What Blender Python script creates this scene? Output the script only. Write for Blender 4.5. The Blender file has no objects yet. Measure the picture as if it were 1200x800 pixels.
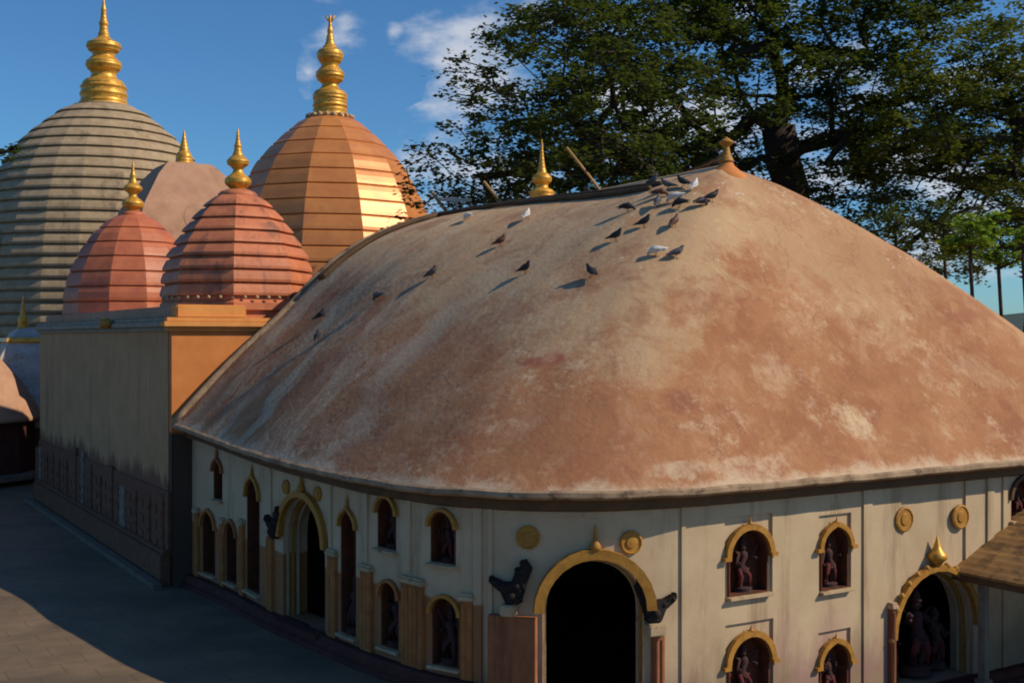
import bpy, bmesh, math, random
from mathutils import Vector, Matrix, noise
from mathutils.bvhtree import BVHTree
R = math.radians
random.seed(7)
S = bpy.context.scene
COL = S.collection

# ------------------------------------------------------------------ camera, light, exposure
CAM_H = 7.9
cam_d = bpy.data.cameras.new('camera'); cam = bpy.data.objects.new('camera', cam_d); COL.objects.link(cam)
cam.location = (0, 0, CAM_H); cam.rotation_euler = (R(89.8), 0, 0)
cam_d.sensor_width = 36; cam_d.lens = 42.0; cam_d.clip_end = 6000
S.camera = cam
SUN = Vector((0.96, -0.16, 0.0)).normalized() * math.cos(R(38.5)) + Vector((0, 0, math.sin(R(38.5))))
sd = bpy.data.lights.new('sun', 'SUN'); so = bpy.data.objects.new('sun', sd); COL.objects.link(so)
sd.energy = 5.0; sd.angle = R(0.5); sd.color = (1.0, 0.83, 0.62)
so.rotation_euler = SUN.to_track_quat('Z', 'Y').to_euler()
S.view_settings.view_transform = 'Standard'; S.view_settings.look = 'None'
S.view_settings.exposure = -0.25; S.view_settings.gamma = 1
S.render.resolution_x = 1024; S.render.resolution_y = 682
S.cycles.filter_width = 1.9
w = bpy.data.worlds.new('World'); S.world = w; w.use_nodes = True
nt = w.node_tree; nt.nodes.clear()
def N(t, **k):
    n = nt.nodes.new(t)
    for a, b in k.items(): setattr(n, a, b)
    return n
wo = N('ShaderNodeOutputWorld'); bg = N('ShaderNodeBackground'); bg.inputs[1].default_value = 0.08
sky = N('ShaderNodeTexSky', sky_type='NISHITA'); sky.sun_disc = False
sky.sun_elevation = R(38.5); sky.sun_rotation = math.atan2(SUN.x, SUN.y)
sky.air_density = 1.0; sky.dust_density = 0.3; sky.ozone_density = 3.0; sky.altitude = 200
tc = N('ShaderNodeTexCoord')
mp = N('ShaderNodeMapping'); mp.inputs['Scale'].default_value = (1, 1, 2.0)
nt.links.new(tc.outputs['Generated'], mp.inputs[0])
cn = N('ShaderNodeTexNoise'); cn.inputs['Scale'].default_value = 13; cn.inputs['Detail'].default_value = 7; cn.inputs['Roughness'].default_value = .55
nt.links.new(mp.outputs[0], cn.inputs['Vector'])
def cloud(px, py, rx, ry, prev, amt=1.0):
    """a soft cloud about one direction of the sky"""
    d = Vector(((px-600)/1400, 1, (395-py)/1400)).normalized()
    sub = N('ShaderNodeVectorMath', operation='SUBTRACT'); sub.inputs[1].default_value = d
    nt.links.new(tc.outputs['Generated'], sub.inputs[0])
    sc = N('ShaderNodeVectorMath', operation='MULTIPLY'); sc.inputs[1].default_value = (1400/rx, 1400/rx, 1400/ry)
    nt.links.new(sub.outputs[0], sc.inputs[0])
    ln = N('ShaderNodeVectorMath', operation='LENGTH'); nt.links.new(sc.outputs[0], ln.inputs[0])
    m1 = N('ShaderNodeMath', operation='MULTIPLY_ADD'); m1.inputs[1].default_value = -1.0*amt; m1.inputs[2].default_value = 1.0*amt
    nt.links.new(ln.outputs['Value'], m1.inputs[0])
    mx = N('ShaderNodeMath', operation='MAXIMUM'); nt.links.new(m1.outputs[0], mx.inputs[0])
    if prev is None: mx.inputs[1].default_value = 0
    else: nt.links.new(prev, mx.inputs[1])
    return mx.outputs[0]
p_ = None
for a in ((405, 34, 56, 40), (460, 38, 20, 18), (540, 40, 95, 52), (362, 85, 14, 34, .6), (610, 20, 40, 22, .7), (760, 130, 260, 150, .75), (1050, 200, 260, 160, .7), (560, 200, 130, 90, .5)):
    p_ = cloud(*a[:4], p_, *(a[4:]))
ma = N('ShaderNodeMath', operation='MULTIPLY_ADD'); ma.inputs[1].default_value = 4.2; ma.inputs[2].default_value = -2.1
nt.links.new(cn.outputs['Fac'], ma.inputs[0])
ad = N('ShaderNodeMath', operation='ADD'); nt.links.new(ma.outputs[0], ad.inputs[0]); nt.links.new(p_, ad.inputs[1])
cr = N('ShaderNodeMapRange', interpolation_type='SMOOTHSTEP'); cr.inputs['From Min'].default_value = 0.05; cr.inputs['From Max'].default_value = 1.15; cr.inputs['To Max'].default_value = 0.9
nt.links.new(ad.outputs[0], cr.inputs['Value'])
gt = N('ShaderNodeMath', operation='GREATER_THAN'); gt.inputs[1].default_value = 0.001; nt.links.new(p_, gt.inputs[0])
mm = N('ShaderNodeMath', operation='MULTIPLY'); nt.links.new(gt.outputs[0], mm.inputs[0]); nt.links.new(cr.outputs[0], mm.inputs[1])
tint = N('ShaderNodeMix', data_type='RGBA', blend_type='MULTIPLY'); tint.inputs[0].default_value = 1.0
tint.inputs[7].default_value = (0.66, 1.16, 1.55, 1)
nt.links.new(sky.outputs[0], tint.inputs[6])
mix = N('ShaderNodeMix', data_type='RGBA'); mix.inputs[7].default_value = (8.6, 9.2, 10.4, 1)
nt.links.new(mm.outputs[0], mix.inputs[0]); nt.links.new(tint.outputs[2], mix.inputs[6])
nt.links.new(mix.outputs[2], bg.inputs[0]); nt.links.new(bg.outputs[0], wo.inputs[0])

# ------------------------------------------------------------------ materials
def mat(name, c, c2=None, scale=2.0, rough=.85, metal=0, bump=.15, bscale=30, c3=None, s3=.6, t3=.55, streak=False, spec=.3, w3=.12, extra=None, coord='Object'):
    m = bpy.data.materials.new(name); m.use_nodes = True
    t = m.node_tree; b = t.nodes['Principled BSDF']
    b.inputs['Roughness'].default_value = rough; b.inputs['Metallic'].default_value = metal
    b.inputs['Specular IOR Level'].default_value = spec
    tcn = t.nodes.new('ShaderNodeTexCoord'); vec = tcn.outputs[coord]
    c2 = c2 or tuple(x*.72 for x in c)
    n1 = t.nodes.new('ShaderNodeTexNoise'); n1.inputs['Scale'].default_value = scale; n1.inputs['Detail'].default_value = 8; n1.inputs['Roughness'].default_value = .65
    t.links.new(vec, n1.inputs['Vector'])
    r1 = t.nodes.new('ShaderNodeMapRange'); r1.inputs['From Min'].default_value = .35; r1.inputs['From Max'].default_value = .65
    t.links.new(n1.outputs['Fac'], r1.inputs['Value'])
    mx = t.nodes.new('ShaderNodeMix'); mx.data_type = 'RGBA'; mx.inputs[6].default_value = (*c, 1); mx.inputs[7].default_value = (*c2, 1)
    t.links.new(r1.outputs[0], mx.inputs[0]); out = mx.outputs[2]
    if c3:
        mpn = t.nodes.new('ShaderNodeMapping'); mpn.inputs['Scale'].default_value = (1, 1, .12) if streak else (1, 1, 1)
        mpn.inputs['Location'].default_value = (3.1, 7.7, 1.3)
        t.links.new(vec, mpn.inputs[0])
        n3 = t.nodes.new('ShaderNodeTexNoise'); n3.inputs['Scale'].default_value = s3; n3.inputs['Detail'].default_value = 9; n3.inputs['Roughness'].default_value = .7
        t.links.new(mpn.outputs[0], n3.inputs['Vector'])
        r3 = t.nodes.new('ShaderNodeMapRange'); r3.inputs['From Min'].default_value = t3; r3.inputs['From Max'].default_value = t3+w3
        t.links.new(n3.outputs['Fac'], r3.inputs['Value'])
        m3 = t.nodes.new('ShaderNodeMix'); m3.data_type = 'RGBA'; m3.inputs[7].default_value = (*c3, 1)
        t.links.new(r3.outputs[0], m3.inputs[0]); t.links.new(out, m3.inputs[6]); out = m3.outputs[2]
    if extra: out = extra(t, tcn, out)
    t.links.new(out, b.inputs['Base Color'])
    if bump:
        n2 = t.nodes.new('ShaderNodeTexNoise'); n2.inputs['Scale'].default_value = bscale; n2.inputs['Detail'].default_value = 6
        t.links.new(vec, n2.inputs['Vector'])
        bp = t.nodes.new('ShaderNodeBump'); bp.inputs['Strength'].default_value = bump; bp.inputs['Distance'].default_value = .03
        t.links.new(n2.outputs['Fac'], bp.inputs['Height']); t.links.new(bp.outputs[0], b.inputs['Normal'])
    return m

def _rgbmix(t, fac, a, col):
    m = t.nodes.new('ShaderNodeMix'); m.data_type = 'RGBA'; m.inputs[7].default_value = (*col, 1)
    t.links.new(fac, m.inputs[0]); t.links.new(a, m.inputs[6]); return m.outputs[2]
def _noise(t, vec, scale, detail=8, rough=.65, mapscale=None, loc=(0, 0, 0)):
    if mapscale:
        q = t.nodes.new('ShaderNodeMapping'); q.inputs['Scale'].default_value = mapscale; q.inputs['Location'].default_value = loc
        t.links.new(vec, q.inputs[0]); vec = q.outputs[0]
    n = t.nodes.new('ShaderNodeTexNoise'); n.inputs['Scale'].default_value = scale; n.inputs['Detail'].default_value = detail; n.inputs['Roughness'].default_value = rough
    t.links.new(vec, n.inputs['Vector']); return n.outputs['Fac']
def _range(t, v, a, b, lo=0., hi=1., smooth=False):
    r = t.nodes.new('ShaderNodeMapRange'); r.inputs['From Min'].default_value = a; r.inputs['From Max'].default_value = b
    r.inputs['To Min'].default_value = lo; r.inputs['To Max'].default_value = hi
    if smooth: r.interpolation_type = 'SMOOTHSTEP'
    t.links.new(v, r.inputs['Value']); return r.outputs[0]
def _math(t, op, a, b):
    m = t.nodes.new('ShaderNodeMath'); m.operation = op
    for i, x in enumerate((a, b)):
        if isinstance(x, (int, float)): m.inputs[i].default_value = x
        else: t.links.new(x, m.inputs[i])
    return m.outputs[0]

# worn lime-plaster roof: u runs along the eave, v up the slope, both in metres
PATCHES = []          # (u, v, ru, rv, strength, colour) filled below, before the material is built
def roof_extra(t, tcn, out):
    uv = tcn.outputs['UV']
    sep = t.nodes.new('ShaderNodeSeparateXYZ'); t.links.new(uv, sep.inputs[0]); u, v = sep.outputs[0], sep.outputs[1]
    # three washes worn through each other at several sizes
    wp = t.nodes.new('ShaderNodeTexNoise'); wp.inputs['Scale'].default_value = .8; wp.inputs['Detail'].default_value = 5; ob = tcn.outputs['Object']; t.links.new(ob, wp.inputs['Vector'])
    wa = t.nodes.new('ShaderNodeVectorMath'); wa.operation = 'MULTIPLY_ADD'; wa.inputs[1].default_value = (1.6, 1.6, 0); t.links.new(wp.outputs['Color'], wa.inputs[0]); t.links.new(uv, wa.inputs[2])
    wu = wa.outputs[0]
    wb = t.nodes.new('ShaderNodeVectorMath'); wb.operation = 'MULTIPLY_ADD'; wb.inputs[1].default_value = (1.5, 1.5, 1.5); t.links.new(wp.outputs['Color'], wb.inputs[0]); t.links.new(ob, wb.inputs[2])
    wv = wb.outputs[0]
    nz = _noise(t, wv, .30, 10, .68, (1, 1, 1), (5, 2, 0))
    hi = _math(t, 'ADD', _range(t, v, 3.0, 8.5, -.16, .16), nz)
    fade = _range(t, u, 22, 34, 1, .45)
    out = _rgbmix(t, _math(t, 'MULTIPLY', _range(t, hi, .44, .57, 0, .8), fade), out, (.50, .355, .205))
    out = _rgbmix(t, _range(t, _noise(t, wv, .55, 10, .7, (1, 1, 1), (31, 12, 0)), .50, .60, 0, .6), out, (.29, .125, .068))
    out = _rgbmix(t, _range(t, _noise(t, wv, .8, 10, .72, (1, .6, 1), (51, 22, 0)), .52, .66, 0, .6), out, (.50, .30, .175))
    # downslope run-off streaks, strongest at the old end beside the block
    st = _noise(t, wu, .8, 9, .72, (1.0, .16, 1), (0, 3, 0))
    left = _range(t, u, 17, 4, 0, 1, True)
    out = _rgbmix(t, _math(t, 'MULTIPLY', _range(t, st, .47, .62, 0, .72), left), out, (.58, .46, .31))
    st2 = _noise(t, wu, .6, 9, .7, (1.1, .2, 1), (9, 1, 0))
    out = _rgbmix(t, _math(t, 'MULTIPLY', _range(t, st2, .52, .64, 0, .7), _range(t, u, 13, 2, 0, 1, True)), out, (.24, .21, .15))
    st3 = _noise(t, uv, 2.2, 8, .75, (1.0, .12, 1), (19, 1, 0))
    out = _rgbmix(t, _range(t, st3, .54, .72, 0, .2), out, (.22, .12, .075))
    # flaking lime specks
    sp = _noise(t, ob, 2.1, 12, .82, (1, 1, 1), (2, 9, 0))
    reg = _noise(t, wv, .33, 5, .6, (1, 1, 1), (12, 4, 0))
    out = _rgbmix(t, _math(t, 'MULTIPLY', _range(t, sp, .50, .64, 0, .68), _range(t, reg, .46, .58, 0.04, 1)), out, (.62, .47, .31))
    out = _rgbmix(t, _math(t, 'MULTIPLY', _range(t, _noise(t, ob, 5, 10, .85, (1, 1, 1), (22, 9, 0)), .56, .66, 0, .5), _range(t, v, 1, 5, .5, 1)), out, (.56, .44, .31))
    out = _rgbmix(t, _range(t, _noise(t, ob, 6, 8, .8, (1, 1, 1), (2, 39, 0)), .60, .70, 0, .55), out, (.16, .08, .05))
    # hairline cracks and old repair edges
    for sc_, th_, k_ in ((.55, .010, .38), (1.7, .010, .18)):
        vo = t.nodes.new('ShaderNodeTexVoronoi'); vo.feature = 'DISTANCE_TO_EDGE'; vo.inputs['Scale'].default_value = sc_; t.links.new(wv, vo.inputs['Vector'])
        ck = _range(t, vo.outputs['Distance'], 0, th_, k_, 0)
        out = _rgbmix(t, _math(t, 'MULTIPLY', ck, _range(t, _noise(t, ob, .4, 4, .6, (1, 1, 1), (sc_*9, 3, 0)), .45, .55, 0, 1)), out, (.13, .07, .045))
    # droppings below the crowd of birds
    vo = t.nodes.new('ShaderNodeTexVoronoi'); vo.feature = 'F1'; vo.inputs['Scale'].default_value = 3.2; t.links.new(ob, vo.inputs['Vector'])
    out = _rgbmix(t, _math(t, 'MULTIPLY', _range(t, vo.outputs['Distance'], .10, .16, .8, 0), _math(t, 'MULTIPLY', _range(t, v, 6.5, 9, 0, 1), _range(t, _noise(t, ob, .5, 3, .6, (1, 1, 1), (3, 33, 0)), .5, .56, 0, 1))), out, (.62, .60, .55))
    # bare lime along the drip edge
    eg = _math(t, 'ADD', _math(t, 'MULTIPLY', v, -1.5), _math(t, 'MULTIPLY', _noise(t, wv, .9, 10, .75, (1, 1, 1), (7, 7, 0)), 3.0))
    out = _rgbmix(t, _range(t, eg, 1.0, 1.5, 0, .8), out, (.58, .45, .31))
    for (pu, pv, ru, rv, k, c) in PATCHES:
        sb = t.nodes.new('ShaderNodeVectorMath'); sb.operation = 'SUBTRACT'; sb.inputs[1].default_value = (pu, pv, 0); t.links.new(uv, sb.inputs[0])
        sc = t.nodes.new('ShaderNodeVectorMath'); sc.operation = 'MULTIPLY'; sc.inputs[1].default_value = (1/ru, 1/rv, 0); t.links.new(sb.outputs[0], sc.inputs[0])
        ln = t.nodes.new('ShaderNodeVectorMath'); ln.operation = 'LENGTH'; t.links.new(sc.outputs[0], ln.inputs[0])
        g = _math(t, 'SUBTRACT', _math(t, 'MULTIPLY', _noise(t, ob, 1.5, 12, .8, (1, 1, 1), (pu, pv, 0)), 3.4), _math(t, 'ADD', ln.outputs['Value'], .62))
        brk = _range(t, _noise(t, ob, 3.0, 12, .85, (1, 1, 1), (pv, pu, 0)), .40, .56, .15, 1)
        out = _rgbmix(t, _math(t, 'MULTIPLY', _range(t, g, .12, .55, 0, k), brk), out, c)
    return out

AX = Vector((-.519, .855, 0)).normalized()      # axis of the temple, away from the camera
NX = Vector((AX.y, -AX.x, 0))                   # across it, to the right
C0 = Vector((6.4, 35.7, 0))                     # plan position of the apse peak
def wall_extra(t, tcn, out):
    pos = tcn.outputs['Object']
    sep = t.nodes.new('ShaderNodeSeparateXYZ'); t.links.new(pos, sep.inputs[0]); z = sep.outputs[2]
    dt = t.nodes.new('ShaderNodeVectorMath'); dt.operation = 'DOT_PRODUCT'; dt.inputs[1].default_value = NX; t.links.new(pos, dt.inputs[0])
    # ochre dado painted only on the flank, up to the string course
    side = _range(t, dt.outputs['Value'], 13.5, 13.56, 1, 0)
    nz = _noise(t, pos, 2.5, 6, .7)
    dad = _range(t, _math(t, 'ADD', z, _math(t, 'MULTIPLY', nz, .25)), 1.93, 1.99, 1, 0)
    out = _rgbmix(t, _math(t, 'MULTIPLY', _math(t, 'MULTIPLY', side, dad), .95), out, (.30, .12, .038))
    grime = _math(t, 'ADD', _math(t, 'MULTIPLY', z, .35), _noise(t, pos, 1.4, 9, .7, (1, 1, .35), (6, 1, 0)))
    out = _rgbmix(t, _range(t, grime, .75, .35, 0, .6), out, (.16, .11, .065))
    damp = _math(t, 'ADD', _math(t, 'MULTIPLY', z, .5), _noise(t, pos, 1.1, 9, .72, (2.2, 2.2, .3), (16, 1, 0)))
    out = _rgbmix(t, _range(t, damp, 2.45, 2.8, 0, .32), out, (.20, .135, .075))
    # powdered-colour stains (kumkum) near the bottom of the front
    ks = _noise(t, pos, .9, 6, .6, (1, 1, .5), (4, 4, 0))
    low = _range(t, z, 1.5, -.6, 0, 1)
    return _rgbmix(t, _math(t, 'MULTIPLY', _range(t, ks, .46, .66, 0, .75), low), out, (.36, .17, .19))
def block_extra(t, tcn, out):
    pos = tcn.outputs['Object']
    sep = t.nodes.new('ShaderNodeSeparateXYZ'); t.links.new(pos, sep.inputs[0]); z = sep.outputs[2]
    st = _noise(t, pos, 1.0, 8, .7, (1.3, 1.3, .18), (1, 2, 3))
    g = _math(t, 'ADD', z, _math(t, 'MULTIPLY', st, 2.8))
    out = _rgbmix(t, _range(t, g, 4.35, 4.75, 1, 0), out, (.19, .09, .048))
    dn = _noise(t, pos, .8, 8, .7, (1.6, 1.6, .1), (8, 2, 3))
    return _rgbmix(t, _range(t, dn, .52, .7, 0, .45), out, (.12, .09, .06))
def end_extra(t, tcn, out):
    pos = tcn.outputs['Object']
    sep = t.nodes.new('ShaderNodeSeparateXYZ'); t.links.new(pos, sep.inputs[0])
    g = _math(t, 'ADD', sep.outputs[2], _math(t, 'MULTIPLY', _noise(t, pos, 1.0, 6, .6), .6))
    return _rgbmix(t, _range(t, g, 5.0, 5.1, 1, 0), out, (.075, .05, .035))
def paving_extra(t, tcn, out):
    pos = tcn.outputs['Object']
    rot = t.nodes.new('ShaderNodeMapping'); rot.inputs['Rotation'].default_value = (0, 0, math.atan2(AX.x, AX.y)); t.links.new(pos, rot.inputs[0])
    bk = t.nodes.new('ShaderNodeTexBrick'); bk.inputs['Scale'].default_value = 1; bk.inputs['Brick Width'].default_value = 1.3; bk.inputs['Row Height'].default_value = .9
    bk.inputs['Mortar Size'].default_value = .012; bk.inputs['Color1'].default_value = (.96, .95, .94, 1); bk.inputs['Color2'].default_value = (1.05, 1.04, 1.02, 1); bk.inputs['Mortar'].default_value = (.55, .5, .45, 1)
    t.links.new(rot.outputs[0], bk.inputs['Vector'])
    m = t.nodes.new('ShaderNodeMix'); m.data_type = 'RGBA'; m.blend_type = 'MULTIPLY'; m.inputs[0].default_value = 1
    t.links.new(out, m.inputs[6]); t.links.new(bk.outputs['Color'], m.inputs[7]); out = m.outputs[2]
    big = _noise(t, pos, .28, 7, .6, (1, 1, 1), (3, 3, 0))
    return _rgbmix(t, _range(t, big, .48, .64, 0, .55), out, (.085, .07, .047))

M = {}
M['wall'] = mat('whitewashed_plaster', (.53, .415, .265), (.45, .34, .21), .8, c3=(.33, .24, .145), s3=1.1, t3=.54, streak=True, extra=wall_extra)
M['trim'] = mat('plaster_trim', (.50, .38, .23), (.36, .26, .15), 2, c3=(.2, .14, .08), s3=3, t3=.56)
M['plinth'] = mat('red_plinth_paint', (.095, .028, .022), (.06, .018, .014), 2, c3=(.30, .2, .17), s3=2, t3=.64)
M['ochre'] = mat('ochre_pilaster_paint', (.40, .17, .05), (.30, .11, .034), 2.5, c3=(.2, .08, .03), s3=1.5, t3=.56, streak=True)
M['redbrown'] = mat('red_brown_paint', (.34, .135, .055), (.24, .085, .038), 2, c3=(.16, .06, .03), s3=1.2, t3=.52, streak=True)
M['gold'] = mat('gold_paint', (.78, .43, .06), (.50, .24, .03), 4, rough=.42, metal=.35, bump=.15, spec=.5, c3=(.30, .15, .03), s3=3, t3=.58)
M['golddull'] = mat('weathered_ochre_gilding', (.44, .22, .035), (.30, .14, .022), 5, rough=.6)
M['orange'] = mat('orange_wall_paint', (.62, .23, .065), (.52, .18, .05), 1.2, c3=(.36, .15, .06), s3=1.3, t3=.6, streak=True)
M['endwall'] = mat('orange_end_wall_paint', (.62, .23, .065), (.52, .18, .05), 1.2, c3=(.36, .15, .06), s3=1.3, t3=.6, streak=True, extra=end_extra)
M['orangetrim'] = mat('orange_cornice_paint', (.72, .33, .09), (.6, .25, .07), 2)
M['block'] = mat('stained_grey_plaster', (.50, .30, .15), (.40, .235, .115), .7, extra=block_extra)
M['cornice'] = mat('grey_cornice_plaster', (.34, .31, .25), (.22, .19, .14), 2.5)
M['darkstone'] = mat('dark_carved_stone', (.19, .085, .045), (.12, .052, .03), 4, bump=.6, bscale=14)
M['lime'] = mat('lime_drips', (.26, .22, .17), (.15, .11, .08), 3)
M['black'] = mat('black_painted_stucco', (.025, .018, .014), (.012, .01, .01), 6)
M['niche'] = mat('shaded_brown_niche_lining', (.14, .04, .016), (.06, .02, .01), 4)  # red-brown niche paint, made darker to carry the shade of the recess
M['figure'] = mat('dark_stone_figure', (.035, .026, .026), (.07, .02, .018), 9, bump=.4)
M['redcloth'] = mat('vermilion_cloth', (.13, .022, .02), (.07, .012, .012), 6)
M['eaveedge'] = mat('eave_lime_edge', (.40, .29, .18), (.20, .13, .08), 1.8, c3=(.10, .065, .045), s3=2.4, t3=.54)
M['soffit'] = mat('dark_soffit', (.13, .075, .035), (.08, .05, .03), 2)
M['greydome'] = mat('grey_shikhara_plaster', (.42, .32, .20), (.30, .225, .135), 1.6, c3=(.13, .10, .07), s3=.5, t3=.56, streak=True, bump=.25)
M['golddome'] = mat('glossy_orange_dome_paint', (.66, .27, .075), (.54, .20, .06), .9, rough=.40, metal=.2, spec=.5, bump=.12, c3=(.42, .17, .08), s3=.7, t3=.6)
M['reddome'] = mat('red_dome_paint', (.60, .21, .095), (.45, .145, .07), 1.6, rough=.55, bump=.2, c3=(.26, .11, .065), s3=1.4, t3=.50, streak=True)
M['reddomedark'] = mat('red_dome_paint_gloss', (.54, .17, .075), (.40, .115, .055), 1.4, rough=.5, spec=.4, bump=.15, c3=(.33, .11, .07), s3=1.0, t3=.6)
M['pinkroof'] = mat('pink_tan_plaster', (.47, .28, .18), (.38, .215, .135), 1.1, c3=(.28, .15, .10), s3=.8, t3=.58)
M['whiteroof'] = mat('white_limewash', (.50, .50, .47), (.34, .34, .31), 1.5, c3=(.16, .15, .13), s3=1.2, t3=.57)
M['paving'] = mat('courtyard_paving', (.20, .148, .092), (.15, .11, .068), 1.2, rough=.6, spec=.3, extra=paving_extra, bump=.2)
M['kerb'] = mat('grey_kerb', (.19, .15, .11), (.12, .095, .07), 2)
M['tin'] = mat('grey_tin_sheet', (.17, .17, .15), (.11, .11, .10), 2, rough=.55, metal=.3)
M['canopy'] = mat('tan_porch_sheet', (.33, .19, .07), (.22, .12, .045), 1.1, c3=(.12, .07, .03), s3=1.9, t3=.50)
M['wood'] = mat('grey_post_paint', (.22, .19, .15), None, 3)
M['bamboo'] = mat('bamboo', (.50, .32, .13), (.36, .22, .09), 8)
M['board'] = mat('pale_board', (.6, .55, .47), None, 5)
M['bark'] = mat('bark', (.055, .04, .028), (.03, .022, .016), 3, bump=.8, bscale=8)
M['hill'] = mat('wooded_hillside', (.05, .075, .06), (.035, .055, .045), .02, bump=0)
def leafmat(name, c, tr):
    m = bpy.data.materials.new(name); m.use_nodes = True; t = m.node_tree; b = t.nodes['Principled BSDF']; b.inputs['Roughness'].default_value = .55
    b.inputs['Specular IOR Level'].default_value = .25
    g = t.nodes.new('ShaderNodeNewGeometry'); ramp = t.nodes.new('ShaderNodeMix'); ramp.data_type = 'RGBA'
    ramp.inputs[6].default_value = (c[0]*.6, c[1]*.6, c[2]*.6, 1); ramp.inputs[7].default_value = (c[0]*1.45, c[1]*1.35, c[2]*1.1, 1)
    t.links.new(g.outputs['Random Per Island'], ramp.inputs[0]); t.links.new(ramp.outputs[2], b.inputs['Base Color'])
    tl = t.nodes.new('ShaderNodeBsdfTranslucent'); tl.inputs[0].default_value = (*tr, 1)
    mx = t.nodes.new('ShaderNodeMixShader'); mx.inputs[0].default_value = .3
    t.links.new(b.outputs[0], mx.inputs[1]); t.links.new(tl.outputs[0], mx.inputs[2]); t.links.new(mx.outputs[0], t.nodes['Material Output'].inputs[0])
    return m
M['leafdark'] = leafmat('rain_tree_leaves', (.058, .085, .020), (.12, .17, .022))
M['leafmid'] = leafmat('yellow_green_leaves', (.11, .14, .02), (.18, .22, .025))
M['leafbright'] = leafmat('bright_young_leaves', (.17, .30, .03), (.3, .45, .04))

# ------------------------------------------------------------------ object helpers
def link(name, me, m, parent=None):
    o = bpy.data.objects.new(name, me); COL.objects.link(o)
    if m is not None:
        for x in (m if isinstance(m, (list, tuple)) else [m]): me.materials.append(x)
    if parent is not None:
        o.parent = parent
    return o
def obj(name, bm, m, parent=None, smooth=False, recalc=True):
    if recalc: bmesh.ops.recalc_face_normals(bm, faces=bm.faces)
    me = bpy.data.meshes.new(name); bm.to_mesh(me); bm.free()
    if smooth:
        for p in me.polygons: p.use_smooth = True
    return link(name, me, m, parent)
def tag(o, label, cat, group=None):
    o['label'] = label; o['category'] = cat
    if group: o['group'] = group
    return o
def thing(name, label, cat, group=None, loc=(0, 0, 0)):
    o = bpy.data.objects.new(name, None); COL.objects.link(o); o.empty_display_size = .3
    o.location = loc
    return tag(o, label, cat, group)
def structure(o): o['kind'] = 'structure'; return o
def at(px, py, D): return Vector(((px-600)/1400*D, D, CAM_H+(395-py)/1400*D))

def add_box(bm, c, ex, ey, ez, dx=Vector((1, 0, 0)), bev=0):
    """box centred at c with full sizes ex,ey,ez; dx = direction of ex in plan"""
    dx = Vector(dx).normalized(); dy = Vector((-dx.y, dx.x, 0)); c = Vector(c)
    vs = []
    for k in (-.5, .5):
        for i, j in ((-.5, -.5), (.5, -.5), (.5, .5), (-.5, .5)):
            vs.append(bm.verts.new(c + dx*ex*i + dy*ey*j + Vector((0, 0, ez*k))))
    fs = [bm.faces.new([vs[i] for i in q]) for q in ((3, 2, 1, 0), (4, 5, 6, 7), (0, 1, 5, 4), (1, 2, 6, 5), (2, 3, 7, 6), (3, 0, 4, 7))]
    if bev:
        es = list({e for f in fs for e in f.edges})
        bmesh.ops.bevel(bm, geom=es, offset=bev, segments=2, affect='EDGES')
def add_lathe(bm, prof, c, n=24, a0=0.0, cap=True, sx=1, sy=1):
    """prof: [(r, z)] bottom to top"""
    c = Vector(c); rings = []
    for r, z in prof:
        if r < 1e-4: rings.append([bm.verts.new(c + Vector((0, 0, z)))])
        else: rings.append([bm.verts.new(c + Vector((r*sx*math.cos(a0+2*math.pi*i/n), r*sy*math.sin(a0+2*math.pi*i/n), z))) for i in range(n)])
    for a, b in zip(rings, rings[1:]):
        for i in range(n):
            j = (i+1) % n
            if len(a) == 1 and len(b) == 1: continue
            if len(a) == 1: bm.faces.new((a[0], b[j], b[i]))
            elif len(b) == 1: bm.faces.new((a[i], a[j], b[0]))
            else: bm.faces.new((a[i], a[j], b[j], b[i]))
    if cap:
        if len(rings[0]) > 2: bm.faces.new(rings[0][::-1])
        if len(rings[-1]) > 2: bm.faces.new(rings[-1])
def add_tube(bm, pts, rad, n=8, cap=True):
    pts = [Vector(p) for p in pts]; rad = rad if isinstance(rad, (list, tuple)) else [rad]*len(pts)
    rings = []; up = Vector((0, 0, 1))
    for i, p in enumerate(pts):
        d = (pts[min(i+1, len(pts)-1)] - pts[max(i-1, 0)]).normalized()
        u = d.cross(up if abs(d.z) < .95 else Vector((1, 0, 0))).normalized(); v = d.cross(u)
        rings.append([bm.verts.new(p + (u*math.cos(2*math.pi*k/n) + v*math.sin(2*math.pi*k/n))*rad[i]) for k in range(n)])
    for a, b in zip(rings, rings[1:]):
        for k in range(n): bm.faces.new((a[k], a[(k+1) % n], b[(k+1) % n], b[k]))
    if cap: bm.faces.new(rings[0][::-1]); bm.faces.new(rings[-1])
def prism(bm, pts2, org, dx, dn, t0, t1):
    """extrude a 2D outline (along dx, z) between offsets t0..t1 along the plan normal dn"""
    org = Vector(org); a = [bm.verts.new(org + dx*x + Vector((0, 0, z)) + dn*t0) for x, z in pts2]
    b = [bm.verts.new(org + dx*x + Vector((0, 0, z)) + dn*t1) for x, z in pts2]
    bm.faces.new(a[::-1]); bm.faces.new(b)
    n = len(a)
    for i in range(n): bm.faces.new((a[i], a[(i+1) % n], b[(i+1) % n], b[i]))
def catmull(P, k=10):
    out = []
    for i in range(len(P)-1):
        p0, p1, p2, p3 = P[max(i-1, 0)], P[i], P[i+1], P[min(i+2, len(P)-1)]
        for j in range(k):
            t = j/k
            out.append(.5*((2*p1)+(p2-p0)*t+(2*p0-5*p1+4*p2-p3)*t*t+(3*p1-p0-3*p2+p3)*t**3))
    out.append(P[-1].copy()); return out

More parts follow.
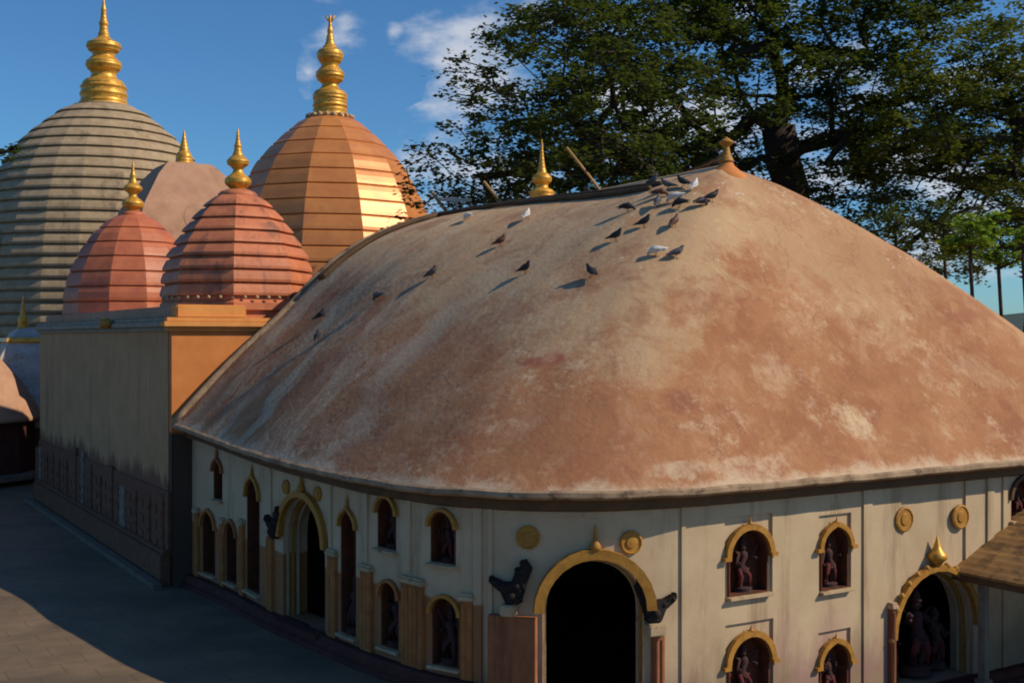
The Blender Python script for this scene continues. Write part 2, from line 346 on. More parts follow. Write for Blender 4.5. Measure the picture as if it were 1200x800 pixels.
# ------------------------------------------------------------------ setting
bm = bmesh.new()
g = 3000
def fall(p):
    """the court drops about 1.4 m towards the front and right of the hall"""
    t = min(1, max(0, (p.dot(NX) - 13)/4)); return -1.4*t*t*(3-2*t)
rows = []
for a in [-g, 12.9] + [13 + .25*k for k in range(17)] + [17.1, g]:
    rows.append([bm.verts.new(NX*a + AX*b + Vector((0, 0, -.3 + fall(NX*a)))) for b in (-400, g)])
for a, b in zip(rows, rows[1:]): bm.faces.new((a[0], b[0], b[1], a[1]))
structure(obj('courtyard', bm, M['paving'], smooth=True))
bm = bmesh.new()                                   # far wooded ridge of hills
nx = 90
rows = []
for j, (d, h) in enumerate(((1100, 0), (1250, .6), (1450, 1), (1700, .7), (1900, 0))):
    rows.append([bm.verts.new((x, d, -1 + h*(34 + 26*noise.noise(Vector((x*.002, d*.01, 3))) + 8*noise.noise(Vector((x*.02, d*.02, 1)))))) for x in [(-1500 + 3600*i/nx) for i in range(nx+1)]])
for a, b in zip(rows, rows[1:]):
    for i in range(nx): bm.faces.new((a[i], a[i+1], b[i+1], b[i]))
structure(obj('hills', bm, M['hill'], smooth=True))

# ------------------------------------------------------------------ the assembly hall
def eav(px, py, z):
    t = (CAM_H - z)/(py-395); return Vector(((px-600)*t, 1400*t, z))
E = [eav(203, 497, 5.05), eav(222, 503, 4.96), eav(255, 515.5, 4.78), eav(296, 530, 4.65), eav(345, 543, 4.56), eav(400, 556, 4.5), eav(450, 564, 4.5), eav(500, 570.5, 4.5), eav(560, 574.5, 4.5), eav(620, 577, 4.5), eav(700, 577.5, 4.5),
     eav(775, 575, 4.5), eav(850, 570.5, 4.5), eav(969, 560.5, 4.5), eav(1080, 550.5, 4.5), eav(1200, 540, 4.5)]
for x, y in ((17.6, 35.0), (20.3, 37.2), (21.6, 40.0), (21.2, 43.0), (19.2, 46.8), (15.4, 53.2)): E.append(Vector((x, y, 4.5)))
E = catmull(E, 8)
LEND = 12.35
ZR = 12.95
GE = [(0, 0), (.12, .215), (.2, .343), (.28, .458), (.34, .565), (.40, .67), (.50, .79), (.60, .868), (.72, .935), (.86, .98), (1.0001, 1)]
def g_end(v):
    for (a, x), (b, y) in zip(GE, GE[1:]):
        if v <= b: return x + (y-x)*(v-a)/(b-a)
    return 1
def g_soft(v): return sum(g_end(min(1, max(0, v + d*.03))) for d in (-1, 0, 1))/3 if .03 < v < .97 else g_end(v)
def roof_pt(e, v):
    L = (e-C0).dot(AX); Lc = min(max(L, 0), LEND)
    T = C0 + AX*Lc
    k = 1.30 + .70*min(1, max(0, (L+3)/15.3))**1.2; w_ = min(1, max(0, (L-2)/9.5)); w_ = w_*w_*(3-2*w_)
    # the slope blends between a straight hip at the apse and the bulging hut profile at the block end
    h = e.lerp(Vector((T.x, T.y, 0)), v)
    z = e.z + (ZR - .12*Lc/12 - e.z)*((1-w_)*(1-(1-v)**k) + w_*g_soft(v))
    return Vector((h.x, h.y, z))
arc = [0.0]
for a, b in zip(E, E[1:]): arc.append(arc[-1] + (b-a).length)
NV = 26
hall = thing('assembly_hall', 'long plastered temple hall with rounded end under a huge worn terracotta hut-shaped roof', 'temple hall')
bm = bmesh.new(); uvl = bm.loops.layers.uv.new('UVMap')
vs_ = [(j/NV)**1.0 for j in range(NV+1)]
grid = []
for i, e in enumerate(E):
    col = []; d = 0; last = None
    for j, v in enumerate(vs_):
        p = roof_pt(e, v)
        # hand-laid plaster undulates a little
        if 0 < j < NV: p = p + Vector((0, 0, .05*noise.noise(p*.45) + .02*noise.noise(p*1.7)))
        if last is not None: d += (p-last).length
        last = p; col.append((bm.verts.new(p), d))
    grid.append(col)
for i in range(len(E)-1):
    for j in range(NV):
        q = ((grid[i][j], i), (grid[i+1][j], i+1), (grid[i+1][j+1], i+1), (grid[i][j+1], i))
        f = bm.faces.new([x[0][0] for x in q])
        for lp, x in zip(f.loops, q): lp[uvl].uv = (arc[x[1]], x[0][1])
bmesh.ops.remove_doubles(bm, verts=bm.verts, dist=.002)
bm.normal_update()
for f in bm.faces:
    if f.normal.z < 0: f.normal_flip()
BVH = BVHTree.FromBMesh(bm)
def cast(px, py):
    d = Vector(((px-600)/1400, 1, (395-py)/1400)).normalized(); o = Vector((0, 0, CAM_H))
    return BVH.ray_cast(o, d)
def roof_uv(px, py):
    loc, nrm, idx, dist = cast(px, py)
    if loc is None: return None
    best = min(((grid[i][j][0].co - loc).length, i, j) for i in range(0, len(E)) for j in range(NV+1) if grid[i][j][0].is_valid) if False else None
    bi = (1e9, 0, 0)
    for i in range(len(E)):
        for j in range(NV+1):
            dd = (roof_pt(E[i], vs_[j]) - loc).length
            if dd < bi[0]: bi = (dd, i, j)
    return arc[bi[1]], gd[bi[1]][bi[2]]
gd = [[c[1] for c in col] for col in grid]
for (px, py, ru, rv, k, c) in ((1008, 497, 1.0, .55, .75, (.66, .52, .34)), (900, 430, 1.0, .9, .5, (.58, .42, .27)), (870, 545, 1.6, .35, .6, (.62, .48, .33)),
                              (1150, 440, 1.6, .8, .35, (.60, .44, .28)), (640, 415, 1.1, .25, .8, (.30, .085, .06)), (600, 500, 3.2, 1.6, .55, (.34, .165, .085)),
                              (470, 420, 1.2, 1.6, .5, (.46, .36, .25)), (420, 500, .9, 1.3, .4, (.55, .45, .33)), (790, 545, 1.0, .3, .6, (.62, .5, .35))):
    q = roof_uv(px, py)
    if q: PATCHES.append((q[0], q[1], ru, rv, k, c))
M['roof'] = mat('weathered_terracotta_plaster', (.415, .205, .102), (.335, .152, .074), .35, rough=.95, spec=.12, bump=.5, bscale=7, c3=(.30, .12, .07), s3=.5, t3=.55, extra=roof_extra)
roof = obj('roof', bm, M['roof'], hall, smooth=True, recalc=False)
# slab edge and soffit
bm = bmesh.new()
ins = .62; Wl = []
for i, e in enumerate(E):
    d = (E[min(i+1, len(E)-1)] - E[max(i-1, 0)]); d.z = 0; d.normalize(); nin = Vector((-d.y, d.x, 0))
    if i < 2: nin = NX.copy()
    Wl.append((e, nin))
pa = []
for e, nin in Wl:
    wob = .025*noise.noise(e*1.3)
    pa.append([bm.verts.new(e + nin*a + Vector((0, 0, b + wob))) for a, b in ((.03, .045), (-.04, .0), (-.05, -.10), (.03, -.16), (.20, -.17), (.22, -.02))])
for a, b in zip(pa, pa[1:]):
    for k in range(6): bm.faces.new((a[k], a[(k+1) % 6], b[(k+1) % 6], b[k]))
bm.faces.new(pa[0]); bm.faces.new(pa[-1])
obj('eave_edge', bm, M['eaveedge'], roof)
bm = bmesh.new(); pa = []
for e, nin in Wl: pa.append([bm.verts.new(e + nin*a + Vector((0, 0, b))) for a, b in ((.2, -.16), (.36, -.27), (.38, -.42), (.62, -.5), (.62, -.06), (.2, -.06))])
for a, b in zip(pa, pa[1:]):
    for k in range(6): bm.faces.new((a[k], a[(k+1) % 6], b[(k+1) % 6], b[k]))
bm.faces.new(pa[0]); bm.faces.new(pa[-1])
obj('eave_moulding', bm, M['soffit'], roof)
# verge: rounded lip where the roof ends at the block, and the closing gable
bm = bmesh.new(); vp = [roof_pt(E[0], v) for v in [i/40 for i in range(41)]]
add_tube(bm, [p + Vector((0, 0, .02)) for p in vp], .13, 8)
obj('verge_lip', bm, M['eaveedge'], roof, smooth=True)
bm = bmesh.new()
vr = [roof_pt(E[-1], v) for v in [i/40 for i in range(41)]]
for p0, p1 in list(zip(vp, vp[1:])) + list(zip(vr, vr[1:])):
    a = p0 + AX*.01 - Vector((0, 0, .05)); b = p1 + AX*.01 - Vector((0, 0, .05))
    bm.faces.new([bm.verts.new(x) for x in (a, b, Vector((b.x, b.y, -1.5)), Vector((a.x, a.y, -1.5)))])
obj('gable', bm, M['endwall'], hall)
# ridge roll and its twin cable-like mouldings
bm = bmesh.new()
add_tube(bm, [C0 + AX*l + Vector((0, 0, ZR - .12*l/12)) for l in [x*.5 for x in range(0, 25)]], .12, 8)
obj('ridge_roll', bm, M['roof'], roof, smooth=True)
iE = [i for i, e in enumerate(E) if (e-C0).dot(AX) > .6 and i < len(E)//2]
def v_for(e, v): return roof_pt(e, v) + Vector((0, 0, .07))
for off, rr in ((.0, .085), (.034, .075)):
    bm = bmesh.new()
    pts = [v_for(E[i], .83 - .115*min(1, max(0, (E[i]-C0).dot(AX)/12)) + off) for i in sorted(iE, reverse=True) if i > 2]
    # turns down beside the verge
    e1 = E[1]
    pts += [v_for(e1 + AX*(-.35 - off*8), v) for v in [.69 - k*.04 for k in range(9)]]
    pts = catmull(pts, 3)
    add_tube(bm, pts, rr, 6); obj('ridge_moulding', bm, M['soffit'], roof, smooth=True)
# conical cap over the apse peak
bm = bmesh.new()
add_lathe(bm, [(.62, -.6), (.6, -.26), (.42, -.1), (.24, .06), (.18, .2), (.0, .24)], C0 + Vector((0, 0, ZR)), 20)
obj('peak_cap', bm, M['orange'], hall, smooth=True)

def finial(parent, c, prof, s, m='gold', n=20, name='finial', topflower=0):
    """prof [(height px, half width px)] measured bottom to top"""
    if n >= 20:                                     # hammered rings round every pot and neck
        q = []
        for (z0, r0), (z1, r1) in zip(prof, prof[1:]):
            m_ = max(1, int(round((z1-z0)/.8)))
            for k in range(m_):
                z_ = z0 + (z1-z0)*k/m_; q.append((z_, (r0 + (r1-r0)*k/m_)*(1 + .045*max(0, math.sin(z_*1.45))**3) + .12*max(0, math.sin(z_*1.45))**3))
        prof = q + [prof[-1]]
    bm = bmesh.new(); add_lathe(bm, [(max(r, .0)*s, z*s) for z, r in prof] + [(0, prof[-1][0]*s + .02)], c, n)
    if topflower:
        for k in range(3):
            a = R(-35 + 35*k); d = Vector((math.sin(a), 0, math.cos(a)))
            b0 = Vector(c) + Vector((0, 0, (prof[-1][0]-topflower)*s))
            add_tube(bm, [b0, b0 + d*topflower*s*.6 + Vector((0, 0, .0)), b0 + d*topflower*s*1.1], [s*1.3, s*1.5, s*.6], 6)
    return obj(name, bm, M[m], parent, smooth=True)
KAL = [(0, 11), (5, 8), (9, 10), (12, 14), (16, 15.5), (20, 14), (24, 9), (27, 6), (30, 5.5), (33, 8), (36, 12), (39, 13), (42, 11.5), (46, 7), (50, 5), (56, 4), (58, 4.6), (60, 3.4), (66, 2.2), (74, 1.4), (78, .6)]
pz = C0 + Vector((0, 0, ZR + .18))
finial(hall, pz, [(0, 9), (3, 8), (8, 5.5), (14, 4), (18, 3.6), (20, 6), (22, 8.5), (24, 8.5), (26, 5), (29, 1)], .0255, 'golddull')
rf = C0 + AX*10.2 + Vector((0, 0, ZR - .12))
finial(hall, rf, [(0, 14), (5, 14.5), (10, 14.5), (14, 15), (17, 13), (19, 8), (23, 7), (26, 10.5), (30, 12), (34, 10), (37, 6), (42, 4.5), (50, 3.2), (56, 2.4), (70, 1.2), (76, .5)], .0317)

# ---- walls of the hall with niches and doors
WL = []
for e, nin in Wl:
    WL.append(Vector((e.x, e.y, 0)) + nin*.62)
def wall_hit(px):
    d = Vector(((px-600)/1400, 1, 0)); best = None
    for i in range(len(WL)-1):
        a, b = WL[i], WL[i+1]; r = b-a
        den = d.x*r.y - d.y*r.x
        if abs(den) < 1e-9: continue
        t = (a.x*r.y - a.y*r.x)/den; s = (a.x*d.y - a.y*d.x)/den
        if t > 0 and -1e-6 <= s <= 1+1e-6 and (best is None or t < best[0]): best = (t, i, s)
    t, i, s = best
    p = Vector((d.x*t, d.y*t, 0)); tg = (WL[min(i+2, len(WL)-1)] - WL[max(i-1, 0)]).normalized()
    return p, tg, Vector((tg.y, -tg.x, 0)), t     # outward normal points to the camera side
def wz(py, D): return CAM_H - (py-395)*D/1400
TH = .75
bm = bmesh.new(); pa = []
for i, p in enumerate(WL):
    nin = Wl[i][1]
    ztop = E[i].z - .2
    pa.append([bm.verts.new(p + nin*a + Vector((0, 0, b))) for a, b in ((0, -1.75), (0, ztop), (TH, ztop), (TH, -1.75))])
for a, b in zip(pa, pa[1:]):
    for k in range(4): bm.faces.new((a[k], a[(k+1) % 4], b[(k+1) % 4], b[k]))
bm.faces.new(pa[0]); bm.faces.new(pa[-1])
wallo = obj('wall', bm, M['wall'], hall)

def arch(w_, h, spring=.5, ogee=0, n=14, z0=0.):
    """outline of an arched opening, width w_, height h, base at z0"""
    r = w_/2; sp = h - spring*w_ if spring else h
    pts = [(-r, z0), (r, z0)]
    for k in range(n+1):
        a = math.pi*k/n; x = r*math.cos(a); z = sp + (h-sp)*math.sin(a)
        if ogee: z += ogee*h*max(0, 1-abs(x)/(r*.45))**2
        pts.append((x, z0*0 + z))
    return pts
def span(pl, pr, yt, yb, ref=None):
    a, _, _, da = wall_hit(pl); b, _, _, db = wall_hit(pr); c = (a+b)/2
    _, tg, nn, D = wall_hit(ref or (pl+pr)/2)
    c, _, _, D = wall_hit((pl+pr)/2)
    return c, tg, nn, D, (b-a).length, wz(yt, D), wz(yb, D)
deep = bmesh.new(); shallow = bmesh.new(); thru = bmesh.new()
def cut(bmx, c, tg, nn, outline, depth, z0): prism(bmx, outline, c + Vector((0, 0, z0)), tg, nn, .3, -depth)
def boolean(o, bmx):
    bmesh.ops.recalc_face_normals(bmx, faces=bmx.faces)
    me = bpy.data.meshes.new('cut'); bmx.to_mesh(me); bmx.free(); c = bpy.data.objects.new('cut', me); COL.objects.link(c)
    md = o.modifiers.new('b', 'BOOLEAN'); md.operation = 'DIFFERENCE'; md.object = c; md.solver = 'MANIFOLD'
    dg = bpy.context.evaluated_depsgraph_get(); dg.update()
    new = bpy.data.meshes.new_from_object(o.evaluated_get(dg)); o.modifiers.clear(); o.data = new
    bpy.data.objects.remove(c, do_unlink=True)

def band(outl, t):
    """closed band polygon around the arched part of an outline (skipping the two base points)"""
    arc_ = outl[2:]; cx = 0; cz = min(z for x, z in arc_)
    outer = []
    for x, z in arc_:
        d = Vector((x, z-cz)); 
        if d.length < 1e-6: d = Vector((0, 1))
        l = d.length; d.normalize(); outer.append((x + d.x*t, z + d.y*t))
    return arc_, outer
def add_band(bm, c, tg, nn, outl, t, z0, t0=-.02, t1=.1, feet=0):
    inn, out = band(outl, t)
    for k in range(len(inn)-1):
        prism(bm, [inn[k], inn[k+1], out[k+1], out[k]], c + Vector((0, 0, z0)), tg, nn, t0, t1)
    bmesh.ops.remove_doubles(bm, verts=bm.verts, dist=.0005)
    # drop interior faces shared by neighbouring wedges
    bm.faces.ensure_lookup_table()
    seen = {}
    for f in bm.faces: seen.setdefault(frozenset(v.index for v in f.verts), []).append(f)
    bm.verts.index_update()
def clean_band(bm):
    bm.verts.index_update(); seen = {}
    for f in bm.faces: seen.setdefault(tuple(sorted(v.index for v in f.verts)), []).append(f)
    kill = [f for l in seen.values() if len(l) > 1 for f in l]
    if kill: bmesh.ops.delete(bm, geom=kill, context='FACES')

def figure(parent, c, tg, nn, h, seed, name='niche_figure'):
    """small standing stucco deity: lotus base, two legs, swaying hips, torso, crowned head, several arms, halo; one mesh"""
    rnd = random.Random(seed); bm = bmesh.new(); base = c - nn*.14; sw = rnd.choice((-1, 1))*.05*h; na = rnd.choice((1, 2, 2)); ws = rnd.uniform(.9, 1.2)
    P = lambda x, z, d=0: base + tg*x*h*ws + nn*d*h + Vector((0, 0, z*h))
    add_lathe(bm, [(.20*h, 0), (.20*h, .03*h), (.15*h, .05*h), (.19*h, .08*h), (.16*h, .10*h), (0, .11*h)], base, 12, sx=1, sy=.7)
    hip = P(0, .45) + tg*sw
    for q in (-1, 1):
        kn = P(q*.07, .27, .03) + tg*sw*.4*q; add_tube(bm, [hip + tg*q*.05*h, kn, P(q*.06, .1, .0), P(q*.07, .09, .06)], [.07*h, .05*h, .035*h, .03*h], 8)
    ch = P(0, .66) - tg*sw*.3; add_tube(bm, [hip - Vector((0, 0, .05*h)), hip, P(0, .54) + tg*sw*.4, ch, P(0, .72) - tg*sw*.3, P(0, .76) - tg*sw*.3], [.085*h, .095*h, .065*h, .095*h, .08*h, .035*h], 10)
    hd = P(0, .82) - tg*sw*.1
    bmesh.ops.create_icosphere(bm, subdivisions=2, radius=.065*h, matrix=Matrix.Translation(hd) @ Matrix.Scale(1.2, 4, Vector((0, 0, 1))))
    add_lathe(bm, [(.07*h, 0), (.075*h, .03*h), (.05*h, .06*h), (.055*h, .08*h), (.03*h, .12*h), (0, .16*h)], hd + Vector((0, 0, .035*h)), 8)
    for k in range(na):
        for q in (-1, 1):
            sh = ch + tg*q*.10*h + Vector((0, 0, .05*h)); out = .18+rnd.random()*.05; up = rnd.uniform(-.16, .08) + .1*k
            el = P(q*out, .60+up, .04); ha = P(q*(out+rnd.uniform(-.08, .05)), .60+up+rnd.uniform(-.05, .2), .10)
            add_tube(bm, [sh, el, ha], [.034*h, .028*h, .022*h], 6)
            bmesh.ops.create_icosphere(bm, subdivisions=1, radius=.032*h, matrix=Matrix.Translation(ha))
    n = 18; r0, r1 = .13*h, .165*h; hz = hd - nn*.06*h
    for k in range(n):
        a, b = 2*math.pi*k/n, 2*math.pi*(k+1)/n
        q = [hz + tg*r_*math.cos(a_) + Vector((0, 0, r_*math.sin(a_))) for r_, a_ in ((r0, a), (r1, a), (r1, b), (r0, b))]
        bm.faces.new([bm.verts.new(v) for v in q]); bm.faces.new([bm.verts.new(v - nn*.02*h) for v in q][::-1])
    add_tube(bm, [P(-.11, .44, .05), P(0, .38, .09), P(.11, .44, .05)], [.02*h]*3, 6)
    nb = len(bm.faces)
    for q in (-1, 1): add_tube(bm, [hip + tg*q*.06*h + nn*.03*h, P(q*.10, .3, .07), P(q*.13, .12, .05)], [.05*h, .05*h, .03*h], 7)
    bm.faces.ensure_lookup_table()
    if rnd.random() < .7:
        for f in list(bm.faces)[nb:]: f.material_index = 1
    for v in bm.verts: v.co += Vector([.012*h*noise.noise(v.co*9 + Vector((i_*7, 0, 0))) for i_ in range(3)])
    return obj(name, bm, [M['figure'], M['redcloth']], parent, smooth=True)

def niche(pl, pr, yt, yb, kind='hood', ogee=0, fig=True, panel=None, hood='golddull', z1=None, thick=.1):
    c, tg, nn, D, wd, z_t, z_b = span(pl, pr, yt, yb)
    if z1 is not None: z_b = z1
    h = z_t - z_b; ol = arch(wd, h, .5 if h > wd else .4, ogee)
    cut(deep, c, tg, nn, ol, .38, z_b)
    lin = bmesh.new(); prism(lin, [(x*.985, z*.99+.005) for x, z in ol], c + Vector((0, 0, z_b)), tg, nn, -.379, -.34)
    bk = obj('niche_lining', lin, M['niche'], hall)
    sh = bmesh.new(); oi = [(x*(1-.05/wd*1.6), z_h) for x, z_h in [(x, z0_+(.03 if z0_ < .1 else -.035)) for x, z0_ in ol]]
    for k in range(len(ol)):
        k2 = (k+1) % len(ol)
        prism(sh, [ol[k], ol[k2], oi[k2], oi[k]], c + Vector((0, 0, z_b)), tg, nn, -.339, -.012)
    bmesh.ops.remove_doubles(sh, verts=sh.verts, dist=.0005); clean_band(sh)
    obj('niche_shade_shell', sh, M['niche'], bk)  # dark shell added over the reveals, puts the recess shade into the colour
    bmx = bmesh.new(); add_band(bmx, c, tg, nn, ol, thick*wd**.5, z_b); clean_band(bmx)
    # small turned-out feet of the hood
    inn, out = band(ol, thick*wd**.5); zf = inn[0][1]
    if kind == 'hood':
        for s in (-1, 1):
            add_box(bmx, c + tg*s*(wd/2 + thick*.9) + nn*.05 + Vector((0, 0, z_b + zf - .02)), thick*1.5, .14, .09, tg)
        add_lathe(bmx, [(.05, 0), (.07, .05), (.03, .1), (0, .2)], c + nn*.05 + Vector((0, 0, z_t + thick*.75)), 8)
    if kind == 'spike':
        add_lathe(bmx, [(.06, 0), (.04, .1), (.05, .2), (.02, .35), (0, .5)], c + nn*.05 + Vector((0, 0, z_t + thick*.5)), 8)
    hd = obj('niche_hood', bmx, M[hood], hall)
    sl = bmesh.new(); add_box(sl, c + nn*.04 + Vector((0, 0, z_b - .045)), wd + .14, .2, .07, tg, .01); obj('sill', sl, M['trim'], hd)
    if fig: figure(hd, c - nn*.1 + Vector((0, 0, z_b + .002)), tg, nn, min(h*.86, 1.5), int(pl), )
    if panel: 
        pw, pt, pb = panel
        prism(shallow, [(-pw/2, pb), (pw/2, pb), (pw/2, z_t + pt), (-pw/2, z_t + pt)], c, tg, nn, .3, -.07)
    return c, tg, nn, z_b, z_t
def medallion(px, py, r, parent):
    c, tg, nn, D = wall_hit(px); z = wz(py, D); bm = bmesh.new()
    n = 24
    rings = []
    for rr, t in ((r, -.01), (r, .05), (r*.86, .07), (r*.8, .045), (r*.5, .045), (r*.42, .075), (.0, .085)):
        if rr == 0: rings.append([bm.verts.new(c + nn*t + Vector((0, 0, z)))])
        else: rings.append([bm.verts.new(c + nn*t + tg*rr*math.cos(2*math.pi*k/n)*(1 + (.03 if k % 2 else 0)) + Vector((0, 0, z + rr*math.sin(2*math.pi*k/n)))) for k in range(n)])
    for a, b in zip(rings, rings[1:]):
        for k in range(n):
            j = (k+1) % n
            bm.faces.new((a[k], a[j], b[0]) if len(b) == 1 else (a[k], a[j], b[j], b[k]))
    return obj('medallion', bm, M['golddull'], parent)
def pilaster(px, z0, z1, wd, m='ochre', t=.12, flutes=3, parent=None, cap=True):
    c, tg, nn, D = wall_hit(px); bm = bmesh.new()
    add_box(bm, c + nn*(t/2-.01) + Vector((0, 0, (z0+z1)/2)), wd, t, z1-z0, tg, .01)
    for k in range(flutes):
        x = wd*((k+.5)/flutes-.5)
        rr_ = wd/flutes*.42; tt = t - rr_*.62
        add_tube(bm, [c + tg*x + nn*tt + Vector((0, 0, z0+.08)), c + tg*x + nn*tt + Vector((0, 0, z1-.08))], rr_, 10)
    o = obj('pilaster', bm, M[m], parent or hall)
    if cap:
        bm = bmesh.new(); add_box(bm, c + nn*(t/2+.01) + Vector((0, 0, z1+.05)), wd+.09, t+.08, .1, tg, .015); add_box(bm, c + nn*(t/2) + Vector((0, 0, z1+.13)), wd+.02, t+.03, .06, tg, .01)
        obj('capital', bm, M['trim'], o)
    return o
def doorway(pl, pr, yt, hood='golddull', scallop=False, thick=.2, med=(), spike=True, bottom=.1):
    c, tg, nn, D, wd, z_t, _ = span(pl, pr, yt, 700)
    bottom += fall(c); h = z_t - bottom; ol = arch(wd, h, .5)
    cut(thru, c, tg, nn, ol, 1.2, bottom)
    bm = bmesh.new(); add_band(bm, c, tg, nn, ol, thick, bottom, -.02, .16); clean_band(bm)
    inn, out = band(ol, thick)
    if scallop:
        for k in range(15):
            a = math.pi*k/14; rr = wd/2 + thick*.95
            p = c + tg*rr*math.cos(a) + nn*.1 + Vector((0, 0, z_t - wd/2 + rr*math.sin(a)))
            bmesh.ops.create_uvsphere(bm, u_segments=8, v_segments=6, radius=.085, matrix=Matrix.Translation(p))
    o = obj('door_arch', bm, M[hood], hall)
    # receding inner orders of the arch
    for q, (sh, dp, mm) in enumerate(((.05, -.12, 'trim'), (.09, -.26, 'golddull'), (.13, -.40, 'trim'))):
        bm = bmesh.new(); ol2 = arch(wd-.001, h-.001, .5); ol3 = arch(wd-2*sh, h-sh, .5)
        a3, a2 = ol3[2:], ol2[2:]
        for k in range(len(a3)-1): prism(bm, [a3[k], a3[k+1], a2[k+1], a2[k]], c + Vector((0, 0, bottom)), tg, nn, dp, dp-.05)
        bmesh.ops.remove_doubles(bm, verts=bm.verts, dist=.0005); clean_band(bm)
        for s in (-1, 1):
            add_box(bm, c + tg*s*(wd/2-sh/2) + nn*(dp-.025) + Vector((0, 0, bottom + (h-wd/2)/2)), sh, .05, h-wd/2-.004, tg)
        obj('arch_order', bm, M[mm], o)
    if spike:
        finial(o, c + nn*.08 + Vector((0, 0, z_t + thick - .03)), [(0, 6), (4, 7), (8, 5), (12, 3), (18, 2.6), (26, 1.6), (30, .6)], .019, hood, 10)
    for (mx, my, mr) in med: medallion(mx, my, mr, o)
    # leaf of the door, standing open inside, and threshold
    bm = bmesh.new(); add_box(bm, c + nn*.12 + Vector((0, 0, bottom-.06)), wd+.3, .5, .12, tg, .02); obj('threshold', bm, M['plinth'], o)
    return o, c, tg, nn, z_t, wd, D
# front
main, mc, mtg, mnn, mzt, mwd, mD = doorway(637, 757, 654, med=((619, 629, .27), (739, 635, .27)), thick=.23)
left, lc, ltg, lnn, lzt, lwd, lD = doorway(331, 380, 582, med=((336, 570, .2), (373, 578, .2)), thick=.18)
right, rc, rtg, rnn, rzt, rwd, rD = doorway(1048, 1142, 668, 'golddull', True, med=((1059, 608, .33), (1125, 605, .33)), spike=False, thick=.16)
finial(right, rc + rnn*.1 + Vector((0, 0, rzt+.16)), [(0, 5), (3, 7), (8, 12), (12, 13), (16, 10), (20, 6), (26, 4), (32, 2), (38, .5)], .021, 'gold', 12)
figure(right, rc - rnn*.45 + Vector((0, 0, -1.2)), rtg, rnn, 2.3, 5, 'door_idol')
for q_ in (-1, 1): figure(right, rc - rnn*.6 + rtg*q_*.95 + Vector((0, 0, -1.2)), rtg, rnn, 1.7, 8+q_, 'door_idol')
# beasts flanking the arches, thick stucco reliefs
BEAST = [(-.18, .0), (.20, .0), (.24, .08), (.20, .16), (.30, .22), (.26, .32), (.36, .40), (.33, .50), (.44, .56), (.42, .66), (.52, .74), (.50, .86), (.42, .88), (.44, .98), (.32, 1.02), (.22, .94), (.30, .86), (.20, .80), (.10, .84), (.14, .70), (.04, .62), (.06, .52), (-.06, .48), (-.16, .52), (-.26, .50), (-.32, .60), (-.40, .56), (-.47, .68), (-.54, .60), (-.50, .48), (-.42, .42), (-.34, .34), (-.22, .26), (-.24, .16), (-.16, .10)]
BEAST_OLD = [(-.10, .0), (.30, .0), (.36, .12), (.30, .26), (.40, .42), (.44, .60), (.40, .78), (.31, .86), (.22, .80), (.24, .68), (.17, .58), (.05, .52), (-.08, .50), (-.22, .58), (-.36, .66), (-.47, .62), (-.50, .52), (-.40, .47), (-.28, .40), (-.20, .28), (-.16, .14)]
def beast(px, py, side, s, parent, rot=0):
    c, tg, nn, D = wall_hit(px); bm = bmesh.new()
    pts = [(x*s*side, z*s) for x, z in BEAST]
    if rot: pts = [(x*math.cos(rot)-z*math.sin(rot), x*math.sin(rot)+z*math.cos(rot)) for x, z in pts]
    prism(bm, pts, c + Vector((0, 0, wz(py, D))), tg, nn, .0, .22)
    bmesh.ops.recalc_face_normals(bm, faces=bm.faces)
    bmesh.ops.bevel(bm, geom=list(bm.edges), offset=.035*s, segments=2, affect='EDGES')
    # head lump, haunch and ears give the relief its roundness
    for (x, z, r) in ((-.42*side*s, .52*s, .08*s), (-.0*side*s, .2*s, .15*s), (.14*side*s, .42*s, .12*s), (.26*side*s, .62*s, .1*s), (.38*side*s, .86*s, .08*s), (-.2*side*s, .4*s, .07*s)):
        x, z = x*math.cos(rot)-z*math.sin(rot), x*math.sin(rot)+z*math.cos(rot)
        bmesh.ops.create_icosphere(bm, subdivisions=2, radius=r, matrix=Matrix.Translation(c + tg*x + nn*.2 + Vector((0, 0, wz(py, D)+z))) @ Matrix.Scale(.8, 4))
    return obj('guardian_beast', bm, M['black'], parent, smooth=False)
beast(603, 706, 1, .98, main, .08); beast(764, 727, -1, 1.0, main, -.05)
beast(325, 630, 1, .95, left)
# pilasters beside the doors
def pl_(px): return .1 + fall(wall_hit(px)[0])
def zat(px, py): return wz(py, wall_hit(px)[3])
PL = .1
pilaster(602, pl_(602), zat(602, 720), 1.12, 'redbrown', .2, 0, main, cap=False)
pilaster(769, pl_(769), zat(769, 743), .26, 'redbrown', .2, 2, main, cap=False)
for px, y0, y1, wd in ((599, 706, 719, .34), (764, 728, 742, .42)):
    c, tg, nn, D = wall_hit(px); bm = bmesh.new(); add_box(bm, c + nn*.16 + Vector((0, 0, (wz(y0, D)+wz(y1, D))/2)), wd, .34, wz(y0, D)-wz(y1, D), tg, .03); obj('capital', bm, M['trim'], main)
pilaster(1043, pl_(1043), zat(1043, 712), .16, 'redbrown', .16, 1, right, cap=True)
for px, wd, pt in ((232, .3, 600), (262, .28, 612), (285, .34, 612), (318, .42, 612), (391, .42, 650), (431, .5, 668), (445-7, .0, 0), (485, .8, 683), (548, .3, 712)):
    if wd: pilaster(px, pl_(px), min(2.25, max(1.9, zat(px, pt))), wd, 'ochre', .1, max(2, int(wd/.15)))
